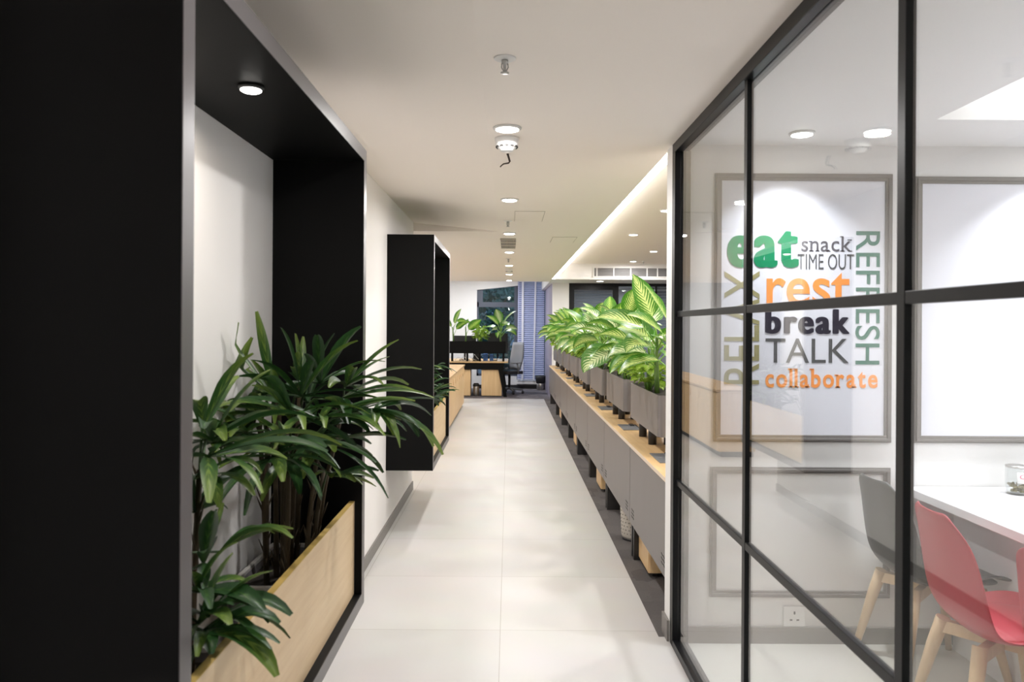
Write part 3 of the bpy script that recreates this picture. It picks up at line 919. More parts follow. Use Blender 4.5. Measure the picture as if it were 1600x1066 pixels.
for z, nm in ((1.562, 'transom'), (0.775, 'transom')):
    ys = [3.60] + list(MULL) + [Y0]
    m = MB()
    for k in range(len(ys) - 1):
        m.box(0.013, 0.033, ys[k + 1] - 3.66 + (0.016 if k < len(MULL) else 0), ys[k] - 3.66 - (0.016 if k else 0), z - 0.013, z + 0.013)
    m.build(nm, M['frame'], gp, 0.0015)
ys = [3.60] + list(MULL) + [Y0]
for k in range(len(ys) - 1):
    ya, yb = ys[k + 1] + 0.014, ys[k] - 0.014
    for z0, z1 in ((0.03, 0.764), (0.786, 1.551), (1.573, 2.328)):
        pb(PX + 0.020, PX + 0.026, ya, yb, z0, z1).build('glass_pane', M['glass'], gp)

# ================================================================== CAFE BACK WALL
WY = 3.66
def wall_x(px): return (px - 795) * WY / F + 0.0
def wall_z(py): return CAMZ - (py - 510 - 1.8 - 0.0) * WY / F
def moulding(x0, x1, z0, z1, label, panel=True, wd=0.034):
    t = thing('panel_moulding', label, 'wall panel', ((x0 + x1) / 2, WY, z0), 0, 'grey moulding frames on the cafe wall')
    hx, H = (x1 - x0) / 2, z1 - z0
    m = MB()
    for a0, a1, d in ((0, wd, 0.010), (wd * 0.25, wd * 0.62, 0.017)):
        m.box(-hx + a0, hx - a0, -d, -0.0005, a0, a1); m.box(-hx + a0, hx - a0, -d, -0.0005, H - a1, H - a0)
        m.box(-hx + a0, -hx + a1, -d, -0.0005, a1, H - a1); m.box(hx - a1, hx - a0, -d, -0.0005, a1, H - a1)
    m.build('moulding_frame', M['grey_mould'], t, 0.002)
    if panel:
        MB().box(-hx + wd, hx - wd, -0.003, -0.0005, wd, H - wd).build('panel', M['panel'], t)
    return t
moulding(0.976, 1.822, 0.957, 2.235, 'grey moulding frame round the white panel with the coloured words')
moulding(1.930, 2.776, 0.957, 2.225, 'grey moulding frame round the blank panel above the white table')
moulding(0.962, 1.820, 0.218, 0.838, 'low grey moulding frame under the lettered panel', panel=False, wd=0.032)

so = thing('power_socket', 'white wall socket low on the cafe wall above the skirting', 'socket', (wall_x(1243), WY, wall_z(978)))
MB().box(-0.052, 0.052, -0.009, -0.0005, 0.0, 0.098).build('face_plate', M['white_pl'], so, 0.003)
MB().box(-0.004, 0.004, -0.0100, -0.0085, 0.060, 0.074).box(-0.022, -0.010, -0.0100, -0.0085, 0.030, 0.037).box(0.010, 0.022, -0.0100, -0.0085, 0.030, 0.037).build('pin_holes', M['slot'], so)

# ---------------------------------------------------------------- lettering
def glyph_mesh(txt, offset=0.0, shear=0.0, space=1.0):
    cu = bpy.data.curves.new('word', 'FONT')
    cu.body = txt
    cu.size = 1.0
    cu.offset = offset
    cu.shear = shear
    cu.space_character = space
    cu.resolution_u = 6
    cu.fill_mode = 'FRONT'
    o = bpy.data.objects.new('word', cu)
    COL.objects.link(o)
    dg = bpy.context.evaluated_depsgraph_get()
    me = bpy.data.meshes.new_from_object(o.evaluated_get(dg))
    bpy.data.objects.remove(o, do_unlink=True)
    vs = [(v.co.x, v.co.y) for v in me.vertices]
    fs = [tuple(p.vertices) for p in me.polygons]
    return vs, fs

SERIF = {'n': ('bl', 'br', 'tl'), 'k': ('bl', 'br', 'tl', 'xr'), 'l': ('bc', 'tl'), 'b': ('tl',), 'r': ('bl', 'tl'), 'a': ('br',), 't': ()}
def bolder(vs, fs, r_):
    """the same outline drawn heavier: copies of the letters shifted round a small circle"""
    out_v, out_f = [], []
    steps = [(0, 0)] + [(r_ * math.cos(2 * PI * k / 12), 0.35 * r_ * math.sin(2 * PI * k / 12)) for k in range(12)]
    for dx, dy in steps:
        b_ = len(out_v)
        out_v += [(x + dx, y + dy) for x, y in vs]
        out_f += [tuple(i + b_ for i in q) for q in fs]
    return out_v, out_f

def serif_word(txt, offset):
    vs, fs, x = [], [], 0.0
    def quad(x0, x1, y0, y1):
        b_ = len(vs)
        vs.extend([(x0, y0), (x1, y0), (x1, y1), (x0, y1)]); fs.append((b_, b_ + 1, b_ + 2, b_ + 3))
    for ch in txt:
        v, f = glyph_mesh(ch, offset)
        x0 = min(p[0] for p in v); x1 = max(p[0] for p in v); y0 = min(p[1] for p in v); y1 = max(p[1] for p in v)
        wd = x1 - x0
        b_ = len(vs)
        vs.extend([(p[0] - x0 + x, p[1]) for p in v]); fs.extend([tuple(i + b_ for i in q) for q in f])
        th = 0.035 + offset * 0.8; sw = 0.075; stem = 0.045 + offset
        for s in SERIF.get(ch, ()):
            if s == 'bl': quad(x - sw * 0.7, x + 2 * stem + sw * 0.7, 0 - offset, th - offset)
            if s == 'br': quad(x + wd - 2 * stem - sw * 0.5, x + wd + sw * 0.6, 0 - offset, th - offset)
            if s == 'bc': quad(x - sw * 0.8, x + wd + sw * 0.8, 0 - offset, th - offset)
            if s == 'tl': quad(x - sw, x + stem, y1 - th, y1)
            if s == 'xr': quad(x + wd - 2 * stem - sw, x + wd + sw * 0.4, 0.50, 0.50 + th)
        x += wd + 0.105 + 0.4 * offset
    return vs, fs

def word(txt, box, mat, label, offset=0.0, rot=0, serif=False, space=1.0, heavy=0.0):
    """lettering that fills the wall rectangle box = (px0, py0, px1, py1)"""
    vs, fs = serif_word(txt, offset) if serif else glyph_mesh(txt, offset, 0.0, space)
    if heavy: vs, fs = bolder(vs, fs, heavy)
    if rot == 90: vs = [(-y, x) for x, y in vs]
    if rot == -90: vs = [(y, -x) for x, y in vs]
    xs = [v[0] for v in vs]; zs_ = [v[1] for v in vs]
    X0, X1, Z0, Z1 = wall_x(box[0]), wall_x(box[2]), wall_z(box[3]), wall_z(box[1])
    sx = (X1 - X0) / (max(xs) - min(xs)); sz = (Z1 - Z0) / (max(zs_) - min(zs_))
    mb = MB()
    cx = (X0 + X1) / 2
    pts = [((v[0] - min(xs)) * sx + X0 - cx, (v[1] - min(zs_)) * sz) for v in vs]
    n = len(pts)
    lay = max(1, n // 13) if heavy else n      # heavy words: each shifted copy a hair deeper than the last
    for d in (-0.0016, 0.0): mb.v += [(p[0], d - 0.00008 * (i // lay), p[1]) for i, p in enumerate(pts)]
    edges = {}
    for q in fs:
        mb.face(q)
        mb.face([i + n for i in q][::-1])
        for a, c in zip(q, q[1:] + q[:1]):
            k = (min(a, c), max(a, c)); edges[k] = edges.get(k, 0) + 1
    for (a, c), k in edges.items():
        if k == 1: mb.face((a, c, c + n, a + n))
    o = mb.build('wall_lettering', mat, None, 0, (cx, WY - 0.0032, Z0))
    tag(o, label, 'lettering', 'words on the cafe panel')
    o['kind'] = 'thing'
word('eat', (1135, 359, 1247, 418), M['v_green'], 'heavy green word eat at the upper left of the lettered panel', 0.0, heavy=0.060, space=1.20)
word('snack', (1251, 368, 1330, 392), M['v_grey'], 'small grey word snack right of the green word eat', 0.004, serif=True)
word('TIME OUT', (1245, 396, 1333, 420), M['v_grey2'], 'thin grey words TIME OUT under the word snack', -0.006)
word('rest', (1197, 425, 1328, 478), M['v_orange'], 'large orange word rest above the word break', 0.012)
word('break', (1195, 482, 1327, 521), M['v_black'], 'heavy black word break in the middle of the panel', 0.0, heavy=0.056, space=1.18)
word('TALK', (1196, 528, 1326, 566), M['v_grey2'], 'grey capitals TALK under the word break', 0.0)
word('collaborate', (1196, 575, 1371, 605), M['v_orange'], 'orange word collaborate at the bottom of the lettering', 0.022, serif=True)
word('RELAX', (1131, 423, 1186, 600), M['v_olive'], 'olive capitals RELAX running upwards at the left of the panel', 0.004, rot=90)
word('REFRESH', (1336, 360, 1374, 568), M['v_teal'], 'teal capitals REFRESH running downwards at the right of the panel', 0.004, rot=-90)

# ================================================================== CAFE TABLE, CHAIRS, JARS
tb = thing('cafe_table', 'long white table against the cafe wall behind the chairs', 'table', (2.45, 2.4, 0))
MB().box(-0.56, 0.56, -2.0, 1.25, 0.712, 0.75).build('tabletop', M['table'], tb, 0.003)
MB().box(-0.36, -0.33, -1.9, 1.20, 0.0, 0.712).build('support_panel', M['table'], tb)
MB().box(0.33, 0.36, -1.9, 1.20, 0.0, 0.712).build('support_panel', M['table'], tb)

def make_chair(label, plastic, pad, loc, rz):
    t = thing('shell_chair', label, 'chair', loc, rz, 'plastic shell chairs at the cafe table')
    prof = [(0.245, 0.425, 0.185), (0.225, 0.450, 0.205), (0.14, 0.447, 0.225), (0.04, 0.418, 0.242), (-0.06, 0.407, 0.244), (-0.145, 0.422, 0.242), (-0.19, 0.485, 0.238),
            (-0.210, 0.58, 0.232), (-0.227, 0.67, 0.220), (-0.244, 0.75, 0.200), (-0.259, 0.820, 0.155), (-0.264, 0.848, 0.105)]
    rows = []
    n = len(prof)
    for i, (x, z, hw) in enumerate(prof):
        a = prof[max(0, i - 1)]; c = prof[min(n - 1, i + 1)]
        tx, tz = c[0] - a[0], c[1] - a[1]
        l = math.hypot(tx, tz); nx, nz = -tz / l, tx / l      # towards the sitter
        if nz < 0 and i < 5: nx, nz = -nx, -nz
        if nx < 0 and i >= 5: nx, nz = -nx, -nz
        cup = 0.045 if 2 <= i <= 9 else 0.02
        row = []
        for j in range(13):
            u = -1 + j / 6
            k = abs(u) ** 2.6 * cup
            row.append((x + nx * k, u * hw, z + nz * k))
        rows.append(row)
    o = MB().grid(rows, uv=False).build('shell', plastic, t)
    sd = o.modifiers.new('thick', 'SOLIDIFY'); sd.thickness = 0.011; sd.offset = 0
    sb = o.modifiers.new('smooth', 'SUBSURF'); sb.levels = 2; sb.render_levels = 2
    c = MB()
    rr = []
    for i in range(7):
        x = -0.13 + i * 0.055
        rr.append([(x, -0.185 + j * 0.37 / 8, 0.444 + 0.022 * (1 - abs(i / 3 - 1) ** 4) * (1 - abs(j / 4 - 1) ** 4) + (0.006 if i == 6 else 0)) for j in range(9)])
    o = c.grid(rr, uv=False).build('seat_pad', pad, t)
    sd = o.modifiers.new('thick', 'SOLIDIFY'); sd.thickness = 0.018; sd.offset = -1
    sb = o.modifiers.new('smooth', 'SUBSURF'); sb.levels = 1; sb.render_levels = 2
    fr = MB()
    for sx, sy in ((1, 1), (1, -1)):
        a = Vector((0.155 * sx, 0.15 * sy, 0.395)); b_ = -a; b_.z = 0.395
        d = (b_ - a).normalized(); s = Vector((-d.y, d.x, 0)) * 0.016
        z = 0.348 if sy > 0 else 0.3485
        fr.prism([a - s - Vector((0, 0, 0.395 - z)), b_ - s - Vector((0, 0, 0.395 - z)), b_ + s - Vector((0, 0, 0.395 - z)), a + s - Vector((0, 0, 0.395 - z))], (0, 0, 0.045))
    fr.build('cross_frame', M['beech'], t)
    for sx, sy in ((1, 1), (1, -1), (-1, 1), (-1, -1)):
        MB().tube([(0.140 * sx, 0.135 * sy, 0.400), (0.165 * sx, 0.160 * sy, 0.29), (0.225 * sx, 0.215 * sy, 0.0)], [0.026, 0.024, 0.0135], 10).build('leg', M['beech'], t)
    return t
make_chair('grey plastic shell chair with beech legs, farthest from the camera at the table', M['greychair'], M['greypad'], (1.85, 3.37, 0), R(2))
make_chair('pink shell chair in front of the grey chair, middle of the three', M['pink'], M['pinkpad'], (1.79, 2.78, 0), R(-5))
make_chair('pink shell chair cut off by the right edge of the photo', M['pink'], M['pinkpad'], (1.79, 2.19, 0), R(0))

def jar(x, y, label, txt):
    rnd = random.Random(int(x * 1000))
    t = thing('storage_jar', label, 'jar', (x, y, 0.75), 0, 'clear jars on the cafe table')
    MB().lathe([(0.047, 0.0), (0.050, 0.003), (0.050, 0.118), (0.047, 0.124), (0.044, 0.118), (0.046, 0.006), (0.002, 0.005)], seg=28).build('jar_body', M['jar_glass'], t)
    MB().lathe([(0.0505, 0.121), (0.0515, 0.126), (0.0505, 0.130), (0.003, 0.131)], seg=28).build('lid_rim', M['steel'], t)
    n = MB()
    for i in range(60):
        a = rnd.uniform(0, 2 * PI); r = 0.037 * math.sqrt(rnd.random()); z = 0.012 + 0.034 * rnd.random()
        n.lathe([(0.001, -0.006), (0.007, -0.003), (0.008, 0.0), (0.006, 0.004), (0.001, 0.006)], (r * math.cos(a), r * math.sin(a), z), 6)
    o = n.build('nuts', M['nuts'], t); o['kind'] = 'stuff'
    lbm = MB()
    rows = []
    for i in (0, 1):
        rows.append([(0.0508 * math.sin(a), -0.0508 * math.cos(a), 0.055 + 0.050 * i) for a in [R(-38 + 76 * k / 8) for k in range(9)]])
    lab = lbm.grid(rows, uv=False).build('paper_label', M['white_pl'], t)
    sd = lab.modifiers.new('thick', 'SOLIDIFY'); sd.thickness = 0.0004; sd.offset = 0
    vs, fs = glyph_mesh(txt, 0.01)
    x0, x1 = min(v[0] for v in vs), max(v[0] for v in vs); z0, z1 = min(v[1] for v in vs), max(v[1] for v in vs)
    m = MB()
    for v in vs:
        a = ((v[0] - x0) / (x1 - x0) - 0.5) * R(52); z = 0.076 + (v[1] - z0) / (z1 - z0) * 0.020
        m.v.append((0.0516 * math.sin(a), -0.0516 * math.cos(a), z))
    for q in fs: m.face(q)
    lt = m.build('lettering', M['v_pink'], lab)
    sd = lt.modifiers.new('thick', 'SOLIDIFY'); sd.thickness = 0.0004
jar(2.325, 3.50, 'clear jar of nuts with a pink lettered label on the white table', 'Col')
jar(2.437, 3.50, 'second clear jar of nuts, at the right edge beside the labelled jar', 'Col')

# ================================================================== BENCH DESKS WITH PLANTERS (right)
bounds = [3.80, 5.00, 6.35, 7.70, 9.05, 10.40, 11.75, 13.10, 14.93]
desk_lab = ['bench desk unit nearest the camera, next to the glass partition', 'second bench desk unit from the glass partition, with the pale bin under it',
            'third bench desk unit from the glass partition', 'fourth bench desk unit from the glass partition', 'fifth bench desk unit from the glass partition',
            'sixth bench desk unit from the glass partition', 'seventh bench desk unit from the glass partition', 'last bench desk unit, farthest down the row']
DX = 0.79
for k in range(len(bounds) - 1):
    y0, y1 = bounds[k], bounds[k + 1]
    L_ = y1 - y0
    t = thing('bench_desk', desk_lab[k], 'desk', (DX, y0, 0), 0, 'bench desks along the right side')
    MB().box(0.0, 0.74, 0.002, L_ - 0.002, 0.722, 0.745).build('desktop', M['wood_top'], t, 0.0015)
    MB().box(-0.0012, 0.0, 0.002, L_ - 0.002, 0.7225, 0.7445).build('edge_strip', M['desk_edge'], t)
    pn = MB().box(0.004, 0.022, 0.006, L_ - 0.006, 0.235, 0.720).build('modesty_panel', M['metal'], t, 0.002)
    for yy in (0.075, L_ - 0.165):
        vm = MB()
        for zi in range(3):
            z = 0.285 + zi * 0.022
            for q in range(2):
                vm.prism([(0.0025, yy + q * 0.05, z), (0.0025, yy + q * 0.05 + 0.036, z + 0.006), (0.0025, yy + q * 0.05 + 0.036, z + 0.011), (0.0025, yy + q * 0.05, z + 0.005)], (0.003, 0, 0))
        vm.build('vent_slot', M['slot'], pn)
    for yy in (0.02, L_ - 0.06):
        MB().box(0.024, 0.135, yy, yy + 0.035, 0.0, 0.720).build('leg', M['metal_dark'], t, 0.001)
        MB().box(0.60, 0.70, yy, yy + 0.035, 0.0, 0.720).build('leg', M['metal_dark'], t, 0.001)
    MB().box(0.03, 0.70, L_ * 0.5 - 0.02, L_ * 0.5 + 0.02, 0.66, 0.72).build('cross_beam', M['metal_dark'], t)
# pedestals under the desks
for k, (y, lab) in enumerate(((4.60, 'oak pedestal on the carpet under the nearest desk'), (6.97, 'oak pedestal under the third desk, behind its leg'),
                              (9.55, 'oak pedestal under the fifth desk'), (12.3, 'oak pedestal under the seventh desk, far down'))):
    t = thing('desk_pedestal', lab, 'pedestal', (0.845, y, 0), 0, 'oak pedestals under the bench')
    MB().box(0.0, 0.40, 0.0, 0.36, 0.025, 0.60).build('body', M['wood_v'], t, 0.002)
    for q in range(3):
        MB().box(0.005, 0.395, -0.016, -0.001, 0.03 + q * 0.19, 0.215 + q * 0.19).build('drawer', M['wood_v'], t, 0.001)
    for sx in (0.03, 0.33):
        for sy in (0.03, 0.30):
            MB().box(sx, sx + 0.03, sy, sy + 0.03, 0.0, 0.025).build('foot', M['dark_pl'], t)
# pale bin
bn = thing('waste_bin', 'pale perforated round bin standing under the second desk', 'bin', (0.915, 5.45, 0))
MB().lathe([(0.100, 0.012), (0.106, 0.03), (0.118, 0.285), (0.121, 0.292), (0.117, 0.292), (0.104, 0.03), (0.002, 0.02)], seg=32).build('body', M['bin_mesh'], bn)
m = MB()
for i in range(9):
    for j in range(24):
        a = 2 * PI * (j + 0.5 * (i % 2)) / 24; z = 0.05 + i * 0.026; r = 0.106 + 0.012 * (z - 0.03) / 0.255
        ca, sa = math.cos(a), math.sin(a)
        m.prism([(r * ca - sa * s, r * sa + ca * s, z + q) for s, q in ((-0.005, -0.004), (0.005, -0.004), (0.005, 0.004), (-0.005, 0.004))], (ca * 0.0022, sa * 0.0022, 0))
m.build('perforations', paint('bin hole shade', srgb(150, 144, 136), 0.8), bn)
MB().lathe([(0.090, 0.0), (0.103, 0.0), (0.103, 0.014), (0.09, 0.014)], seg=32).build('base_ring', M['dark_pl'], bn)

# cable flaps on the desktops
for k in range(8):
    c = 4.97 + 1.35 * k
    y = c - 0.55
    lab = ['grey cable flap on the desktop beside the partition end', 'grey cable flap between the first and second planter', 'grey cable flap between the second and third planter',
           'grey cable flap between the third and fourth planter', 'grey cable flap between the fourth and fifth planter', 'grey cable flap between the fifth and sixth planter',
           'grey cable flap between the sixth and seventh planter', 'grey cable flap between the last two planters'][k]
    t = thing('cable_flap', lab, 'cable flap', (0.895, y, 0.745), 0, 'cable flaps on the bench desktop')
    MB().box(-0.052, 0.075, -0.16, 0.16, 0.0005, 0.004).build('plate', M['flap'], t, 0.001)
    MB().box(0.075, 0.088, -0.16, 0.16, 0.0005, 0.003).build('brush_slot', M['dark_pl'], t)
    MB().box(0.03, 0.062, 0.05, 0.13, 0.004, 0.012).build('finger_grip', M['dark_pl'], t, 0.001)

# planter boxes
PLC = [4.97 + 1.35 * k for k in range(8)]
ordn = ['nearest', 'second', 'third', 'fourth', 'fifth', 'sixth', 'seventh', 'farthest']
def rounded_rect(hx, hy, r, n=5):
    pts = []
    for cx, cy, a0 in ((hx - r, hy - r, 0), (-hx + r, hy - r, 90), (-hx + r, -hy + r, 180), (hx - r, -hy + r, 270)):
        for i in range(n + 1):
            a = R(a0 + 90 * i / n)
            pts.append((cx + r * math.cos(a), cy + r * math.sin(a)))
    return pts
def planter(y, label):
    t = thing('desk_planter', label, 'planter box', (0.975, y, 0.745), 0, 'metal planter boxes on the bench')
    m = MB()
    H0, H1 = 0.115, 0.358
    o_, i_ = rounded_rect(0.105, 0.52, 0.035), rounded_rect(0.101, 0.516, 0.032)
    n = len(o_)
    m.v += [(p[0], p[1], H0) for p in o_] + [(p[0], p[1], H1) for p in o_] + [(p[0], p[1], H1) for p in i_] + [(p[0], p[1], H0 + 0.01) for p in i_]
    m.face(list(range(n))[::-1])
    for r_ in range(3):
        for k in range(n):
            k2 = (k + 1) % n
            m.face((r_ * n + k, r_ * n + k2, (r_ + 1) * n + k2, (r_ + 1) * n + k))
    m.face([3 * n + k for k in range(n)])
    m.build('box', M['metal'], t)
    s = MB(); s.prism([(p[0] * 0.96, p[1] * 0.985, H1 - 0.035) for p in i_], (0, 0, 0.012)); s.build('soil', M['soil'], t)
    for dy in (-0.02, 0.33):
        MB().tube([(-0.045, dy, 0.0), (-0.045, dy, H0)], 0.027, 16).build('leg', M['metal_dark'], t)
        MB().tube([(0.055, dy, 0.0), (0.055, dy, H0)], 0.027, 16).build('leg', M['metal_dark'], t)
    return t
for k, y in enumerate(PLC):
    planter(y, {0: 'charcoal planter box on the bench nearest the glass partition', 7: 'charcoal planter box at the far end of the bench row'}.get(k, ordn[k] + ' charcoal planter box on the bench from the glass partition'))

# ---------------------------------------------------------------- dumb canes and pothos
def broad_leaf(mb, p, d, L, wd, rnd, droop=0.8, mi=0, roll=0.0):
    p = Vector(p); d = Vector(d).normalized()
    nseg = 10
    rows = []
    up = Vector((0, 0, 1))
    side0 = d.cross(up)
    if side0.length < 0.05: side0 = Vector((1, 0, 0))
    side0.normalize()
    side0 = Matrix.Rotation(roll, 3, d) @ side0
    st = L / nseg
    ph = rnd.random() * 6
    for i in range(nseg + 1):
        t = i / nseg
        side = (side0 - d * side0.dot(d)).normalized()
        nrm = side.cross(d).normalized()
        if nrm.z < 0 and abs(nrm.z) > 0.3 and abs(roll) < 0.1: nrm = -nrm
        ww = wd * max(0.015, (math.sin(PI * t ** 0.72) ** 0.8)) if 0 < t < 1 else wd * 0.015
        row = []
        for j in range(7):
            u = -1 + j / 3
            lift = 0.28 * abs(u) * ww + 0.06 * ww * math.sin(ph + t * 11 + u * 2) * abs(u)
            row.append(p + side * (u * ww) + nrm * lift)
        rows.append(row)
        p = p + d * st
        d = (d + Vector((0, 0, -1)) * droop * (0.2 + 1.5 * t) / nseg).normalized()
    mb.grid(rows, mi)

DIEFF_M = ['dieff', 'dieff2', 'dieff3']
def dumb_cane(label, loc, leaves, h, seed, group='dumb canes in the planter row', name='dumb_cane', rz=0.0, scale=1.0):
    """leaves: list of (azimuth, elevation, blade length, half width, droop, material) or a number for a random rosette"""
    rnd = random.Random(seed)
    t = thing(name, label, 'plant', loc, rz, group)
    st = MB().tube([(0, 0, 0), (rnd.uniform(-0.01, 0.01), rnd.uniform(-0.01, 0.01), h * 0.5), (rnd.uniform(-0.02, 0.02), rnd.uniform(-0.02, 0.02), h)], [0.017 * scale, 0.015 * scale, 0.011 * scale], 10)
    st.build('stem', M['stemgreen'], t)
    fo = MB(); pe = MB()
    if isinstance(leaves, int):
        n = leaves
        leaves = []
        a0 = rnd.random() * 360
        for i in range(n):
            k = i / max(1, n - 1)
            leaves.append((a0 + i * 137.5, -8 + 66 * k + rnd.uniform(-12, 12), rnd.uniform(0.23, 0.31) * scale, rnd.uniform(0.062, 0.088) * scale, 1.6 - 0.8 * k, rnd.randrange(3)))
    n = len(leaves)
    for i, leaf in enumerate(leaves):
        az, el, L, wd, dr, mi = leaf[:6]
        k = i / max(1, n - 1)
        z = h * (0.45 + 0.55 * k)
        a, e = R(az), R(el)
        d = Vector((math.cos(a) * math.cos(e), math.sin(a) * math.cos(e), math.sin(e)))
        q = Vector((0, 0, z))
        dp = (d + Vector((0, 0, 0.9))).normalized()
        hub = q + dp * (0.11 + 0.05 * rnd.random()) * scale
        pe.tube([q, q + dp * 0.06 * scale, hub], [0.0075 * scale, 0.0055 * scale, 0.0035 * scale], 7)
        broad_leaf(fo, hub, d, L, wd, rnd, dr, mi, leaf[6] if len(leaf) > 6 else rnd.uniform(-0.75, 0.75))
    pe.build('leaf_stalks', M['petiole'], t)
    fo.build('foliage', [M[x] for x in DIEFF_M], t)
    return t

def pothos(label, loc, seed, r=0.16, n=70, h=0.22, group='lime pothos in the planter row', leafL=0.085):
    rnd = random.Random(seed)
    t = thing('lime_pothos', label, 'plant', loc, 0, group)
    fo = MB(); stm = MB()
    for i in range(n):
        a = rnd.uniform(0, 2 * PI); e = rnd.uniform(0.0, 1.0)
        rr = r * math.sqrt(rnd.random())
        p = Vector((rr * math.cos(a) * 0.55, rr * math.sin(a), h * (0.25 + 0.75 * e * (1 - 0.5 * (rr / r) ** 2))))
        d = Vector((math.cos(a), math.sin(a), rnd.uniform(-0.5, 0.8)))
        broad_leaf(fo, p, d, leafL * rnd.uniform(0.7, 1.2), leafL * 0.36, rnd, 1.0, 0, rnd.uniform(-0.5, 0.5))
        if i % 4 == 0:
            stm.tube([(p.x * 0.2, p.y * 0.4, 0), (p.x * 0.6, p.y * 0.7, p.z * 0.6), p], [0.003, 0.0025, 0.002], 5)
    stm.build('stems', M['petiole'], t)
    fo.build('foliage', [M['pothos']], t)
    return t

SOILZ = 0.745 + 0.336
# nearest planter: leaves placed after the photo
dumb_cane('tall dumb cane in the nearest planter, its top leaf rising above all others', (0.945, 4.88, SOILZ),
          [(200, 0, 0.27, 0.055, 1.9, 2, 0.1), (170, 10, 0.26, 0.085, 1.3, 1, -0.5), (225, 15, 0.27, 0.092, 1.5, 0, -0.5), (20, 20, 0.26, 0.075, 1.0, 0), (130, 25, 0.28, 0.085, 0.9, 0, -0.6),
           (300, 30, 0.26, 0.08, 1.1, 2, 0.3), (183, 22, 0.31, 0.085, 0.7, 0, -0.75), (95, 45, 0.27, 0.075, 0.6, 1), (178, 66, 0.30, 0.078, 0.15, 0, -1.3)], 0.34, 3)
dumb_cane('pale dumb cane in the nearest planter, half hidden by the wall end', (0.99, 4.62, SOILZ),
          [(180, 0, 0.27, 0.07, 1.4, 0), (255, 10, 0.26, 0.065, 1.2, 0), (100, 20, 0.26, 0.065, 1.0, 2), (200, 35, 0.27, 0.07, 0.8, 0), (330, 40, 0.26, 0.06, 0.7, 1), (160, 60, 0.26, 0.06, 0.4, 0)], 0.32, 8)
dumb_cane('low dumb cane at the far end of the nearest planter', (0.97, 5.28, SOILZ), 10, 0.22, 21)
pothos('lime pothos spilling between the stems of the nearest planter', (0.93, 5.12, SOILZ - 0.01), 31, 0.15, 60)
# second planter
dumb_cane('tall pale leaved dumb cane in the second planter', (0.96, 6.30, SOILZ), 13, 0.38, 41, scale=1.05)
dumb_cane('dumb cane drooping a broad leaf over the side of the second planter', (0.96, 6.66, SOILZ),
          [(200, -15, 0.30, 0.12, 1.5, 1, -0.6), (160, 0, 0.29, 0.09, 1.2, 2, -0.5), (250, 10, 0.28, 0.085, 1.1, 1, 0.2), (60, 15, 0.27, 0.07, 1.0, 0), (190, 30, 0.28, 0.07, 0.8, 1), (330, 40, 0.27, 0.065, 0.7, 0), (120, 55, 0.27, 0.06, 0.5, 1)], 0.26, 44)
pothos('lime pothos hanging over the near end of the second planter', (0.93, 5.98, SOILZ - 0.01), 33, 0.17, 75, 0.26)
kinds = ['with broad arching leaves', 'with upright pale leaves', 'with drooping outer leaves']
for k in range(2, 8):
    c = PLC[k]
    pn = ordn[k]
    dumb_cane('dumb cane at the near end of the %s planter' % pn, (0.96, c - 0.32, SOILZ), 12, 0.26 + 0.05 * (k % 3), 100 + k, rz=k * 1.3, scale=1.12)
    dumb_cane('dumb cane at the far end of the %s planter' % pn, (0.97, c + 0.30, SOILZ), 12, 0.32 - 0.05 * (k % 2), 130 + k, rz=k * 0.7, scale=1.15)
    pothos('lime pothos in the middle of the %s planter' % pn, (0.93, c, SOILZ - 0.01), 160 + k, 0.19, 60, 0.25)

# ================================================================== FAR DESK
fd = thing('far_desk', 'oak topped desk with slanted black leg across the end of the corridor', 'desk', (-0.82, 16.25, 0))
MB().box(-0.9, 0.81, 0.0, 1.45, 0.722, 0.75).build('desktop', M['wood_top'], fd, 0.002)
MB().box(-0.9, 0.72, 0.03, 0.06, 0.58, 0.722).build('front_beam', M['black'], fd, 0.002)
m = MB().prism([(0.60, 0.02, 0.60), (0.69, 0.02, 0.60), (0.79, 0.02, 0.0), (0.72, 0.02, 0.0)], (0, 0.05, 0))
m.build('leg', M['black'], fd)
m = MB().prism([(0.60, 1.36, 0.72), (0.69, 1.36, 0.72), (0.79, 1.36, 0.0), (0.72, 1.36, 0.0)], (0, 0.05, 0))
m.build('leg', M['black'], fd)
MB().box(-0.88, -0.82, 0.05, 1.40, 0.0, 0.722).build('leg', M['black'], fd)
MB().box(-0.14, -0.02, 0.55, 0.58, 0.03, 0.66).build('privacy_panel', M['black'], fd)
def ped(x, y, wdt, label):
    t = thing('desk_pedestal', label, 'pedestal', (x, y, 0), 0, 'oak pedestals under the far desk')
    MB().box(0, wdt, 0, 0.5, 0.02, 0.57).build('body', M['wood_v'], t, 0.002)
    MB().box(0.01, wdt - 0.01, 0.01, 0.49, 0, 0.02).build('plinth', M['dark_pl'], t)
ped(-0.575, 16.34, 0.43, 'wide oak pedestal under the right half of the far desk')
ped(-1.05, 16.34, 0.24, 'narrow oak pedestal under the far desk beside the credenza')
sb = thing('steel_bin', 'small steel pedal bin in the knee space under the far desk', 'bin', (-0.695, 16.55, 0))
MB().lathe([(0.062, 0.0), (0.064, 0.005), (0.064, 0.20), (0.060, 0.21), (0.003, 0.211)], seg=24).build('body', M['steel'], sb)
MB().lathe([(0.068, 0.205), (0.075, 0.23), (0.050, 0.27), (0.003, 0.272)], seg=16).build('liner', M['dark_pl'], sb)

